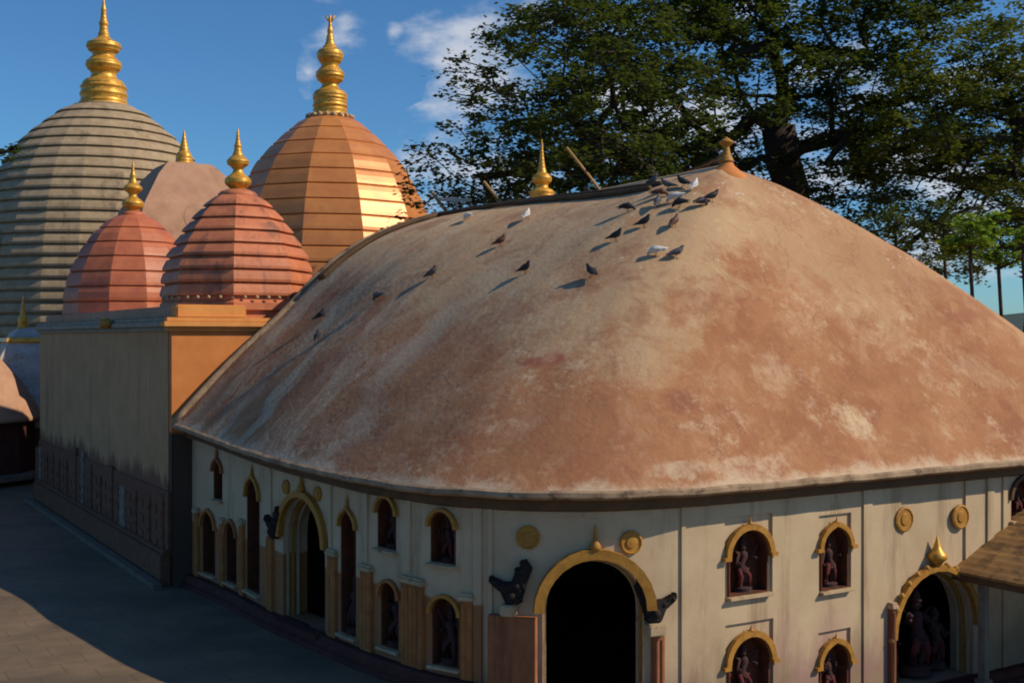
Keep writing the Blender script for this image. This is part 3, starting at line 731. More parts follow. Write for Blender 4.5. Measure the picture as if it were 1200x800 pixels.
# niches, left flank
niche(250, 260.5, 540, 585, 'spike', .05, False, hood='redbrown')
niche(289, 304, 562, 678, 'spike', .03, False, z1=.35)
niche(237, 252, 600, 684, 'none', .02, False, hood='ochre', z1=.3)
niche(265, 277, 612, 684, 'none', .02, False, hood='ochre', z1=.3)
niche(399, 417, 600, 735, 'spike', .03, True, z1=.3)
niche(442, 464, 583, 643, 'none', 0, True); niche(446, 467, 682, 764, 'none', 0, True, hood='ochre', z1=.35)
niche(504, 533, 599, 660, 'none', 0, True, hood='golddull'); niche(506, 537, 700, 790, 'none', 0, True, z1=.3)
# niches, front
for (pl, pr, yt, yb, pw) in ((855, 901, 620, 696, 1.5), (963, 995, 618, 690, 1.15), (855, 903, 745, 820, 1.5), (962, 995, 754, 820, 1.15)):
    c, tg, nn, zb, zt = niche(pl, pr, yt, yb, 'hood', 0.0 if pl < 900 else .03, True, panel=(pw, .34, wz(yb, wall_hit(pl)[3])-.16), thick=.13)
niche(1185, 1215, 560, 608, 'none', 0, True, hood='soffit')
# recessed rectangular fields over the doors and between the bays
def field(px, z0, z1, wd):
    c, tg, nn, D = wall_hit(px); prism(shallow, [(-wd/2, z0), (wd/2, z0), (wd/2, z1), (-wd/2, z1)], c, tg, nn, .3, -.06)
field(677, zat(677, 720), zat(677, 606), 3.55); field(1095, zat(1095, 720), 4.0, 2.6)
print('RD', rc, rtg, rnn, rzt, rwd);
boolean(wallo, thru); boolean(wallo, shallow); boolean(wallo, deep)
# flat pilaster strips that frame the bays
for px, wd in ((560, .22), (575, .12), (800, .12), (1016, .34), (1160, .3), (1177, .2), (480, .16), (430, .14), (388, .14), (318, .14)):
    c, tg, nn, D = wall_hit(px); bm = bmesh.new(); z1 = 4.12; z0 = pl_(px) if px > 545 else 2.3
    add_box(bm, c + nn*.015 + Vector((0, 0, (z0+z1)/2)), wd, .07, z1-z0, tg, .01); obj('wall_strip', bm, M['wall'], hall)
def ribbon(name, i0, i1, prof, m, parent):
    bm = bmesh.new(); pa = []
    for i in range(i0, i1):
        p = WL[i]; nin = Wl[i][1]; zz = E[i].z - 4.5
        pa.append([bm.verts.new(p - nin*a + Vector((0, 0, b + (zz if b > 3 else fall(p))))) for a, b in prof])
    n = len(prof)
    for a, b in zip(pa, pa[1:]):
        for k in range(n): bm.faces.new((a[k], a[(k+1) % n], b[(k+1) % n], b[k]))
    bm.faces.new(pa[0]); bm.faces.new(pa[-1]); return obj(name, bm, m, parent)
ribbon('plinth', 0, len(WL), [(-.3, -.32), (.40, -.32), (.40, -.16), (.30, -.13), (.30, .03), (.22, .097), (-.3, .097)], M['plinth'], hall)
ribbon('cornice_band', 0, len(WL), [(-.05, 4.02), (.05, 4.02), (.07, 4.08), (.05, 4.13), (-.05, 4.13)], M['trim'], hall)
ribbon('floor', 0, 1, [], None, hall) if False else None
bm = bmesh.new()                                   # raised dark floor of the hall
bm.faces.new([bm.verts.new((p.x, p.y, -1.45)) for p in [WL[i] + Wl[i][1]*.25 for i in range(len(WL))]]); obj('floor', bm, M['plinth'], hall)
# rear wall joining the two ends inside
# ------------------------------------------------------------------ the porch at the right
porch = thing('entrance_porch', 'low tan-roofed porch over the scalloped doorway at the right edge', 'porch')
p0 = wall_hit(1118)[0] + Vector((0, 0, 0)); OUT = -AX
ez = wz(668, wall_hit(1118)[3])
bm = bmesh.new()
e0 = Vector((p0.x, p0.y, ez)) + AX*.2; e1 = e0 + OUT*7.0
r0 = e0 + NX*4.4 + Vector((0, 0, 1.65)); r1 = e1 + NX*4.4 + Vector((0, 0, 1.65))
f0 = r0 + NX*4.4 - Vector((0, 0, 1.65)); f1 = r1 + NX*4.4 - Vector((0, 0, 1.65))
n = 34
for s, (a0, b0, a1, b1) in enumerate(((e0, r0, e1, r1), (r0, f0, r1, f1))):
    pass
prev = None
secs = []
for k in range(2*n+1):
    t = k/(2*n); x = t*8.8; z = ez + 1.65*(1-abs(2*t-1)**1.35)
    rip = .005*(1 if k % 2 else -1)
    secs.append((x, z+rip))
top0 = [bm.verts.new(Vector((e0.x, e0.y, 0)) + NX*x + Vector((0, 0, z))) for x, z in secs]
top1 = [bm.verts.new(Vector((e1.x, e1.y, 0)) + NX*x + Vector((0, 0, z))) for x, z in secs]
bo0 = [bm.verts.new(Vector((e0.x, e0.y, 0)) + NX*x + Vector((0, 0, z-.07))) for x, z in secs]
bo1 = [bm.verts.new(Vector((e1.x, e1.y, 0)) + NX*x + Vector((0, 0, z-.07))) for x, z in secs]
for k in range(2*n):
    bm.faces.new((top0[k], top0[k+1], top1[k+1], top1[k])); bm.faces.new((bo0[k], bo1[k], bo1[k+1], bo0[k+1]))
    bm.faces.new((top0[k], bo0[k], bo0[k+1], top0[k+1])); bm.faces.new((top1[k], top1[k+1], bo1[k+1], bo1[k]))
bm.faces.new((top0[0], top1[0], bo1[0], bo0[0])); bm.faces.new((top0[-1], bo0[-1], bo1[-1], top1[-1]))
obj('porch_roof', bm, M['canopy'], porch)
bm = bmesh.new(); add_box(bm, (e0+e1)/2 + NX*.12 + Vector((0, 0, -.16)), .12, 7, .2, NX); obj('eave_beam', bm, M['soffit'], porch)
for k in range(4):
    for xo in (.35, 8.4):
        q = e0.lerp(e1, (k+.45)/3.6) + NX*xo; bm = bmesh.new()
        add_box(bm, (q.x, q.y, (ez-.2-1.7)/2), .22, .22, ez-.2+1.7, NX, .02); add_box(bm, (q.x, q.y, -1.45), .34, .34, .5, NX, .02)
        obj('post', bm, M['wood'], porch)
bm = bmesh.new(); add_box(bm, (e0+e1)/2 + NX*8.5 + Vector((0, 0, -(ez+1.7)/2 - .1)), .2, 6.6, ez+1.7, NX); obj('side_wall', bm, M['darkstone'], porch)  # unseen far wall, added to stop the sun passing under the porch
# ------------------------------------------------------------------ the square block beside the hall
K = Vector((-11.3, 39.5, 0)); BL = 23.8; BW = 18.0; BT = 8.25
block = thing('flat_roofed_block', 'tall flat-roofed block with stained grey side wall and bright orange end wall', 'building')
bm = bmesh.new(); cc = K + AX*BL/2 + NX*BW/2
add_box(bm, cc + AX*.15 + Vector((0, 0, BT/2-.2)), BW, BL-.3, BT+.4, NX); obj('side_wall', bm, M['block'], block)
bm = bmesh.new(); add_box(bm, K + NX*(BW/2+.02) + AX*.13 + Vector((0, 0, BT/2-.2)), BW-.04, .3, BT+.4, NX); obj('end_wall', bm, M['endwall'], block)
def cornice(z0, z1, outset, m_side, m_end, name):
    bm = bmesh.new(); zc = (z0+z1)/2
    add_box(bm, K + AX*BL/2 - NX*outset/2 + NX*.1 + Vector((0, 0, zc)), BL, outset+.2, z1-z0, AX, .02); o = obj(name, bm, m_side, block)
    bm = bmesh.new(); add_box(bm, K + NX*(BW/2-outset/2) - AX*(outset/2-.1+.003) + Vector((0, 0, zc)), BW+outset, outset+.2, z1-z0+.004, NX, .02); obj(name, bm, m_end, block)
cornice(8.25, 8.42, .28, M['cornice'], M['orangetrim'], 'cornice'); cornice(8.10, 8.247, .12, M['cornice'], M['orangetrim'], 'cornice'); cornice(8.424, 8.56, .16, M['cornice'], M['orangetrim'], 'parapet')
bm = bmesh.new(); add_box(bm, cc + Vector((0, 0, 8.38)), BW-.3, BL-.3, .3, NX); obj('terrace', bm, M['pinkroof'], block)
# raised kerb of the terrace at the corner, lit orange at the end
bm = bmesh.new(); add_box(bm, K + AX*(BL/2+.35) + NX*.65 + Vector((0, 0, 8.76)), BL-.4, .7, .42, AX, .05); obj('terrace_kerb', bm, M['pinkroof'], block)
bm = bmesh.new(); add_box(bm, K + NX*1.45 + AX*.5 + Vector((0, 0, 8.77)), 2.4, .7, .46, NX, .05); obj('terrace_kerb', bm, M['orangetrim'], block)
# gilded lump on the cornice
bm = bmesh.new(); p = at(133, 385, 44.7+2.0)
pk = K + AX*7.6 - NX*.4 + Vector((0, 0, 8.4))
for k in range(5): bmesh.ops.create_icosphere(bm, subdivisions=2, radius=.16+.03*(k % 2), matrix=Matrix.Translation(pk + AX*(k-2)*.17 + Vector((0, 0, .06*(k % 2)))))
obj('cornice_ornament', bm, M['golddull'], block, smooth=True)
# carved stone base: pilasters, statue panels and drips, of uneven height
rnd = random.Random(3); x = .5
while x < BL-.8:
    wd = rnd.choice((.45, .6, .8)); h = 2.35 + rnd.random()**2*.9; bm = bmesh.new()
    c = K + AX*(x+wd/2) - NX*.02
    add_box(bm, c + Vector((0, 0, h/2)), wd, .2, h, AX, .03)
    add_box(bm, c - NX*.0 + Vector((0, 0, h-.3)), wd+.1, .26, .12, AX, .02); add_box(bm, c - NX*.0 + Vector((0, 0, .9)), wd+.1, .26, .1, AX, .02)
    for q in range(3): add_box(bm, c - NX*.03 + Vector((0, 0, 1.2+q*.4)), wd*.6, .2, .22, AX, .04)
    obj('stone_pilaster', bm, M['darkstone'] if rnd.random() < .75 else M['lime'], block)
    g = x+wd+.1; gw = .5+rnd.random()*.6
    bm = bmesh.new(); cf = K + AX*(g+gw/2)
    add_box(bm, cf - NX*.03 + Vector((0, 0, 1.5)), gw, .1, 1.7, AX, .02)
    for q in range(rnd.choice((2, 3))): add_box(bm, cf - NX*.07 + Vector((0, 0, .95+q*.55)), gw*rnd.uniform(.4, .75), .08, .34, AX, .03)
    obj('carved_panel', bm, M['darkstone'], block)
    x = g+gw+.1
bm = bmesh.new(); add_box(bm, K + AX*BL/2 - NX*.16 + Vector((0, 0, .2)), BL, .34, 1.04, AX, .03); add_box(bm, K + AX*BL/2 + NX*.04 + Vector((0, 0, 1.75)), BL-.04, .22, 2.1, AX, .02); add_box(bm, K + AX*BL/2 - NX*.14 + Vector((0, 0, .8)), BL, .24, .14, AX, .03)
obj('stone_base', bm, M['darkstone'], block)
bm = bmesh.new(); add_box(bm, K + AX*(BL/2) - NX*.55 + Vector((0, 0, -.2)), BL+1.0, .3, .2, AX, .02); tag(obj('drain_kerb', bm, M['kerb']), 'low pale kerb running along the foot of the stained grey wall', 'kerb')

# ------------------------------------------------------------------ domes
def beehive(name, label, cat, px, D, prof, bands, n, a0, m, fin_prof, lip=.09, gr=.0, flower=0, group=None, base_z=0, extra=None):
    """prof [(y px, half px)] top to bottom as seen; px = centre; horizontal courses with projecting lips"""
    s = D/1400; c = at(px, 395, D); c.z = 0
    zr = sorted([(CAM_H + (395-y)*s, r*s) for y, r in prof])
    def rad(z):
        for (z0, r0), (z1, r1) in zip(zr, zr[1:]):
            if z <= z1: return r0 + (r1-r0)*(z-z0)/(z1-z0)
        return zr[-1][1]
    zb, zt = zr[0][0], zr[-1][0]; root = thing(name, label, cat, group, (c.x, c.y, 0)); c = Vector((0, 0, 0))
    P = []; bh = (zt-zb)/bands
    for i in range(bands):
        z0 = zb + i*bh; z1 = z0+bh; r0, r1 = rad(z0), rad(z1); l = lip
        P += [(r0-.02-lip*.45, z0), (r0-.03-lip*.45, z0+gr*bh), (rad(z0+.08*bh) + l*.75, z0 + (.06+gr)*bh), (rad(z0+.3*bh) + l, z0 + (.25+gr)*bh), (rad(z0+.6*bh) + l*.75, z0 + .6*bh), (rad(z0+.88*bh) + l*.35, z0 + .9*bh), (r1 - .01 - lip*.4, z1 - .02*bh)]
    P += [(rad(zt)*.98, zt), (0, zt+.01)]
    bm = bmesh.new(); add_lathe(bm, P, c, n, a0); d = obj('dome', bm, m, root)
    bm = bmesh.new(); rb = zr[0][1]
    add_lathe(bm, [(rb*.97, 0), (rb*.97, zb-.5), (rb*1.03, zb-.45), (rb*1.03, zb-.2), (rb*.98, zb-.1), (rb*.98, zb+.02)], c, n, a0); obj('drum', bm, m, root)
    sc = s
    bm = bmesh.new(); rt = zr[-1][1]
    add_lathe(bm, [(rt*1.02, zt-.08), (rt*1.05, zt+.02), (rt*.9, zt+.12), (rt*.6, zt+.2)], c, 24); obj('neck', bm, m, d, smooth=True)
    for k in range(16):                     # ring of lotus petals under the finial
        pass
    fo = finial(root, c + Vector((0, 0, zt + .0)), fin_prof, s, 'gold', 24, 'finial', flower)
    return root, c, zb, zt, rad
FG = [(0, 30), (3, 27), (7, 26), (10, 25), (12, 26.5), (16, 26.5), (18, 24.5), (22, 26), (26, 24), (30, 22), (33, 16), (36, 14), (40, 14), (43, 17), (47, 20), (52, 20), (56, 16), (59, 12.5), (63, 13), (66, 17), (70, 19.5), (74, 19), (77, 14), (80, 9), (83, 6), (86, 6.5), (88, 5), (95, 4.6), (98, 5.6), (101, 4), (108, 3), (115, 3), (118, 2), (126, 1), (131, .4)]
aim = lambda px: math.atan2(-1, -(px-600)/1400)       # direction from a dome to the camera
beehive('grey_shikhara', 'largest dome, grey ribbed beehive tower with tall gilded spire at the left', 'dome', 122, 92,
        [(126, 33), (135, 49), (146, 62), (156, 74), (167, 86), (185, 101), (215, 118), (250, 131), (300, 142), (350, 147), (395, 148)], 22, 24, aim(122) + R(5), M['greydome'], FG, lip=.19, gr=.07)
GF = [(0, 25), (3, 24), (5, 19), (8, 20), (11, 19), (14, 20), (18, 19), (22, 19.5), (26, 20), (30, 18.5), (33, 14), (36, 10), (40, 9), (42, 12), (45, 15), (49, 16.5), (54, 16), (58, 12), (61, 9.5), (64, 11), (68, 14), (73, 15.5), (78, 14.5), (82, 9), (86, 6), (89, 5), (95, 4), (99, 3), (103, 3.4), (106, 2.4), (114, 1.6), (121, .8)]
gr, gc, gzb, gzt, grad = beehive('orange_shikhara', 'glossy orange faceted dome with gilded spire rising behind the hall roof', 'dome', 387, 61,
        [(139, 25), (146, 37), (155, 48), (173, 67), (195, 86), (220, 100), (245, 112), (275, 122), (310, 130), (350, 133)], 12, 12, aim(387) + R(16.5), M['golddome'], GF, lip=.05, flower=9)
bm = bmesh.new()
for k in range(20):
    a = 2*math.pi*k/20; r = 26*61/1400
    bmesh.ops.create_icosphere(bm, subdivisions=1, radius=.14, matrix=Matrix.Translation(gc + Vector((r*math.cos(a), r*math.sin(a), gzt+.05))))
obj('petal_ring', bm, M['trim'], gr, smooth=True)
d2, c2_, zb2, zt2, rad2 = beehive('small_red_dome', 'small red ribbed dome on the terrace beside the hall roof, right one of the pair', 'dome', 279, 44,
        [(229, 22), (236, 31), (248, 43), (270, 60), (299, 78), (320, 84), (350, 86)], 8, 8, aim(279) + R(-3), M['reddome'], KAL, lip=.10, gr=.06, group='pair of small red domes on the block')
d1, c1_, zb1, zt1, rad1 = beehive('small_red_dome', 'small red ribbed dome farther back on the terrace, in front of the big grey dome', 'dome', 156, 58.5,
        [(252, 14), (260, 29), (275, 44), (295, 58), (320, 70), (345, 76), (372, 77)], 7, 12, aim(156) + R(11), M['reddomedark'], [(z*.8, r*.82) for z, r in KAL], lip=.07, group='pair of small red domes on the block')
bm = bmesh.new()
for k in range(40):
    a = 2*math.pi*k/40; r = 86*44/1400*.985
    bmesh.ops.create_icosphere(bm, subdivisions=1, radius=.07, matrix=Matrix.Translation(c2_ + Vector((r*math.cos(a), r*math.sin(a), zb2-.02))))
obj('bead_ring', bm, M['trim'], d2, smooth=True)
# square hut-shaped roof between the domes
hut = thing('pyramid_roof_shrine', 'pink-tan flat-topped pyramid roof with small gilded finial between the domes', 'shrine')
hc = at(216, 395, 74); hc.z = 0; s62 = 74/1400
bm = bmesh.new(); a_h = math.atan2(NX.y, NX.x) + math.pi/4
zz = lambda y: CAM_H + (395-y)*s62
rr2 = math.sqrt(2)
add_lathe(bm, [(5.39*rr2*.97, 0), (5.39*rr2*.97, zz(372)), (5.50*rr2, zz(371)), (5.17*rr2, zz(350)), (4.29*rr2, zz(300)), (3.19*rr2, zz(245)), (2.09*rr2, zz(210)), (1.43*rr2, zz(196)), (1.26*rr2, zz(194)), (0, zz(193))], hc, 4, a_h)
obj('roof', bm, M['pinkroof'], hut)
bm = bmesh.new(); q = hc - AX*3.53; fcen = Vector((q.x, q.y, zz(262)))
bmesh.ops.create_cone(bm, cap_ends=True, segments=28, radius1=1.1, radius2=1.0, depth=.05, matrix=Matrix.Translation(fcen) @ ((-AX) + Vector((0, 0, .38))).normalized().to_track_quat('Z', 'Y').to_matrix().to_4x4())
obj('roundel', bm, M['pinkroof'], hut)
finial(hut, hc + Vector((0, 0, zz(193)-.03)), [(0, 13), (3, 10), (6, 9.5), (12, 9), (16, 6), (20, 5), (26, 3.5), (31, 2.4), (41, .5)], s62)

# ------------------------------------------------------------------ left edge shrines
ws = thing('white_hut_shrine', 'whitewashed shrine with curved hut roof and tiny gilded finial behind the block', 'shrine')
c = at(34, 395, 72); c.z = 0; bm = bmesh.new(); aa = a_h
zz = lambda y: CAM_H + (395-y)*72/1400
add_lathe(bm, [(3.2, zz(497)), (3.15, zz(490)), (2.9, zz(470)), (2.45, zz(440)), (1.9, zz(415)), (1.3, zz(398)), (1.0, zz(390)), (.75, zz(386)), (0, zz(384))], c, 4, aa, sx=1.35, sy=1.35)
obj('roof', bm, M['whiteroof'], ws)
bm = bmesh.new(); add_lathe(bm, [(3.0, 0), (3.0, zz(495))], c, 4, aa, sx=1.3, sy=1.3); obj('wall', bm, M['darkstone'], ws)
bm = bmesh.new(); add_lathe(bm, [(1.42, zz(402)), (1.55, zz(400)), (1.5, zz(396)), (1.36, zz(395))], c, 4, aa, sx=1.35, sy=1.35); obj('gilt_band', bm, M['gold'], ws)
finial(ws, Vector((at(27, 0, 72).x, c.y, zz(384)-.1)), [(0, 7), (3, 6), (6, 5), (10, 6), (14, 5), (18, 3), (26, 2), (34, 1), (38, .4)], 72/1400)
pv = thing('pink_roofed_pavilion', 'dark-walled pavilion with pink curved roof cut by the left edge', 'pavilion')
c = at(-66, 395, 68); c.z = 0; bm = bmesh.new(); zz = lambda y: CAM_H + (395-y)*68/1400
add_lathe(bm, [(5.3, zz(492)), (5.3, zz(488)), (4.9, zz(470)), (4.1, zz(445)), (3.0, zz(420)), (1.4, zz(400)), (0, zz(396))], c, 16, aa, smooth if False else True); obj('roof', bm, M['pinkroof'], pv, smooth=True)
bm = bmesh.new(); add_lathe(bm, [(4.9, 0), (4.9, zz(491))], c, 16, aa); obj('wall', bm, M['plinth'], pv)
bm = bmesh.new(); add_lathe(bm, [(5.7, 0), (5.7, .25), (5.5, .3)], c, 16, aa); obj('step', bm, M['kerb'], pv)

# ------------------------------------------------------------------ things on and behind the roof
def pole(a, b, r, label):
    bm = bmesh.new(); add_tube(bm, [a, a.lerp(b, .5) + Vector((0, 0, .03)), b], r, 7); tag(obj('bamboo_pole', bm, M['bamboo'], smooth=True), label, 'pole', 'bamboo poles behind the ridge')
def behind(px, py, D): return at(px, py, D)
pole(behind(567, 213, 45.6), behind(606, 262, 47.0), .06, 'bamboo pole leaning over the ridge left of the ridge finial')
pole(behind(664, 173, 45.0), behind(716, 240, 46.4), .05, 'bamboo pole leaning above the ridge right of the ridge finial')
pole(behind(505, 224, 47.6), behind(540, 272, 48.6), .07, 'short bamboo pole near the orange dome, behind the roof edge')
bm = bmesh.new(); add_box(bm, behind(535, 234, 47.0), 1.2, .06, .14, Vector((1, .12, 0)), .01); 
add_box(bm, behind(535, 252, 47.1), .08, .06, 1.4, Vector((1, .12, 0)))
tag(obj('pale_board', bm, M['board']), 'pale horizontal board on a stub behind the roof edge', 'board')
shed = thing('tin_roofed_shed', 'grey tin roof peeping over the ridge left of the apse finial', 'shed')
a = at(775, 213, 46); b = at(848, 181, 46)
bm = bmesh.new(); n = 16
for k in range(n):
    t0, t1 = k/n, (k+1)/n; u0 = a.lerp(b, t0); u1 = a.lerp(b, t1); r_ = .05*(k % 2)
    for off in ((0, 0),):
        q = [u0 + Vector((0, 0, r_)), u1 + Vector((0, 0, .05-r_)), u1 + Vector((.6, 5, -1.2 + .05 - r_)), u0 + Vector((.6, 5, -1.2 + r_))]
        bm.faces.new([bm.verts.new(v) for v in q]); bm.faces.new([bm.verts.new(v - Vector((0, 0, .06))) for v in q][::-1])
obj('tin_roof', bm, M['tin'], shed)
bm = bmesh.new(); mid = (a+b)/2; 
prism(bm, [(-1.1, 0), (1.2, 0), (1.2, b.z-.3), (-1.1, a.z-.3)], Vector((mid.x, mid.y+.3, 0)), Vector((1, 0, 0)), Vector((0, 1, 0)), 0, 4); obj('shed_wall', bm, M['darkstone'], shed)

# ------------------------------------------------------------------ pigeons
M['pig_dark'] = mat('slate_pigeon_feathers', (.03, .032, .038), (.018, .02, .024), 20, rough=.6, bump=0)
M['pig_grey'] = mat('grey_pigeon_feathers', (.13, .13, .14), (.07, .07, .08), 18, rough=.6, bump=0)
M['pig_white'] = mat('white_pigeon_feathers', (.72, .70, .66), (.5, .48, .45), 14, rough=.6, bump=0)
M['pig_brown'] = mat('rusty_pigeon_feathers', (.17, .07, .045), (.08, .045, .035), 14, rough=.6, bump=0)
M['beak'] = mat('beak_and_feet', (.25, .09, .07), None, 9, bump=0)
def pigeon_mesh(name, m, peck=False):
    bm = bmesh.new()
    # spine stations: x forward, z up, half width, half height
    if peck: st = [(-.24, .15, .012, .006), (-.19, .155, .032, .010), (-.12, .155, .048, .034), (-.04, .145, .068, .062), (.05, .13, .068, .066), (.10, .105, .048, .05), (.135, .075, .032, .034), (.155, .05, .029, .029), (.165, .03, .02, .02), (.17, .015, .004, .004)]
    else: st = [(-.23, .07, .012, .006), (-.18, .08, .033, .010), (-.11, .10, .046, .032), (-.04, .12, .066, .058), (.04, .145, .07, .068), (.085, .18, .05, .055), (.105, .215, .034, .036), (.118, .24, .030, .030), (.14, .245, .018, .02), (.15, .245, .004, .004)]
    rings = []; n = 12
    for i, (x, z, a, b) in enumerate(st):
        j0 = st[max(i-1, 0)]; j1 = st[min(i+1, len(st)-1)]
        d = Vector((j1[0]-j0[0], 0, j1[1]-j0[1])).normalized(); up = Vector((-d.z, 0, d.x))
        rings.append([bm.verts.new(Vector((x, 0, z)) + Vector((0, 1, 0))*a*math.cos(2*math.pi*k/n) + up*b*math.sin(2*math.pi*k/n)) for k in range(n)])
    for a, b in zip(rings, rings[1:]):
        for k in range(n): bm.faces.new((a[k], a[(k+1) % n], b[(k+1) % n], b[k]))
    bm.faces.new(rings[0]); bm.faces.new(rings[-1])
    dz = 0 if not peck else .02
    for s in (-1, 1):                               # folded wings hug the flanks and cross over the tail
        w_ = [bm.verts.new((x, s*y, z+dz)) for x, y, z in ((.07, .064, .165), (.03, .078, .175), (-.06, .07, .155), (-.15, .04, .112), (-.215, .018, .088), (-.14, .045, .095), (-.05, .074, .105), (.04, .076, .12))]
        w2 = [bm.verts.new(v.co + Vector((0, -s*.014, 0))) for v in w_]
        bm.faces.new(w_); bm.faces.new(w2[::-1])
        for k in range(8): bm.faces.new((w_[k], w2[k], w2[(k+1) % 8], w_[(k+1) % 8]))
    nb = len(bm.faces)
    hx, hz = (st[-2][0], st[-2][1])
    dirb = Vector((.03, 0, -.006)) if not peck else Vector((.008, 0, -.028))
    add_tube(bm, [Vector((hx, 0, hz)), Vector((hx, 0, hz)) + dirb*1.3], [.008, .002], 6)
    for s in (-1, 1):
        add_tube(bm, [(0, s*.03, .09), (.005, s*.03, .0)], .006, 5)
        for a in (-.5, 0, .5): add_tube(bm, [(.005, s*.03, .004), (.045*math.cos(a), s*.03 + .035*math.sin(a), .003)], .004, 4)
    for s in (-1, 1): bmesh.ops.create_icosphere(bm, subdivisions=1, radius=.005, matrix=Matrix.Translation((st[-3][0]+.004, s*.028, st[-3][1]+.006)))
    bmesh.ops.recalc_face_normals(bm, faces=bm.faces)
    bm.faces.ensure_lookup_table()
    for i, f in enumerate(bm.faces):
        f.smooth = i < 12*9
        if i >= nb: f.material_index = 1
    me = bpy.data.meshes.new(name); bm.to_mesh(me); bm.free(); me.materials.append(m); me.materials.append(M['beak'])
    return me
PM = {}
for k in ('dark', 'grey', 'white', 'brown'):
    for pk_ in (False, True): PM[k, pk_] = pigeon_mesh('pigeon_'+k, M['pig_'+k], pk_)
BIRDS = [(507, 325, 'dark', 0, 70, 'dark pigeon standing alone farthest left of the upper slope birds'),
 (616, 320, 'dark', 0, 20, 'black pigeon alone in the middle of the slope, casting a long shadow'),
 (694, 324, 'dark', 0, 150, 'black pigeon lowest in the middle of the roof, upright with a long shadow'),
 (587, 288, 'brown', 0, 40, 'brownish pigeon high on the slope below the white pigeon'),
 (618, 257, 'white', 0, 100, 'upright white pigeon just under the ridge cables'),
 (549, 258, 'white', 1, 170, 'pale pigeon crouching by the ridge cables near the orange dome'),
 (445, 351, 'grey', 1, 200, 'dull grey pigeon pecking among the pale streaks on the left slope'),
 (377, 374, 'dark', 0, 60, 'upper of the two black pigeons close to the left roof edge'),
 (374, 399, 'dark', 0, 130, 'lower of the two black pigeons close to the left roof edge'),
 (736, 248, 'dark', 1, 30, 'dark pigeon leaning uphill, top of the diagonal row below the ridge'),
 (755, 266, 'dark', 0, 20, 'dark pigeon in the middle of the diagonal row below the ridge'),
 (722, 282, 'dark', 0, 15, 'dark pigeon at the lower end of the diagonal row below the ridge'),
 (790, 266, 'brown', 0, 60, 'rusty brown pigeon walking upright below the crowd at the peak'),
 (769, 299, 'white', 1, 185, 'white pigeon flat against the slope beside a grey one'),
 (792, 302, 'grey', 0, 10, 'grey pigeon just right of the flat white pigeon'),
 (833, 236, 'dark', 0, 10, 'dark pigeon farthest right, nearest the apse peak'),
 (821, 242, 'dark', 1, 25, 'dark pigeon just left of the farthest right one'),
 (801, 219, 'dark', 0, 160, 'black pigeon amid the crowd near the peak, beside a white one'),
 (814, 223, 'white', 0, 80, 'small white pigeon on the right side of the crowd near the peak'),
 (771, 242, 'grey', 0, 90, 'grey pigeon at the lower left of the crowd near the peak'),
 (783, 222, 'grey', 0, 185, 'grey pigeon at the top of the crowd near the peak'),
 (774, 231, 'brown', 1, 20, 'brown pigeon pecking at the left of the crowd near the peak'),
 (791, 236, 'white', 1, 200, 'pale tan pigeon pecking low in the crowd near the peak'),
 (797, 243, 'dark', 1, 175, 'dark pigeon flat against the roof at the bottom of the crowd'),
 (765, 218, 'grey', 0, 10, 'small grey pigeon perched at the end of the roof cables')]
for px, py, kind, peck, rz, lab in BIRDS:
    loc, nrm, _, _ = cast(px, py)
    if loc is None: continue
    o = bpy.data.objects.new('pigeon', PM[kind, bool(peck)]); COL.objects.link(o)
    o.location = loc + Vector((0, 0, -.01)); o.scale = (1.35,)*3
    q = Vector((0, 0, 1)).lerp(nrm, .45 if not peck else .7).normalized().to_track_quat('Z', 'Y')
    o.rotation_euler = (q @ Matrix.Rotation(R(rz), 3, 'Z').to_quaternion()).to_euler()
    tag(o, lab, 'pigeon', 'pigeons on the hall roof')
# one bird on the ridge and one on the grey dome
bird = bpy.data.objects.new('pigeon', PM['dark', False]); COL.objects.link(bird); bird.location = C0 + AX*7.2 + Vector((0, 0, ZR-.1)); bird.scale = (1.3,)*3; bird.rotation_euler = (0, 0, 2.4)
tag(bird, 'dark pigeon sitting on the ridge in front of the tree trunk', 'pigeon', 'pigeons on the hall roof')

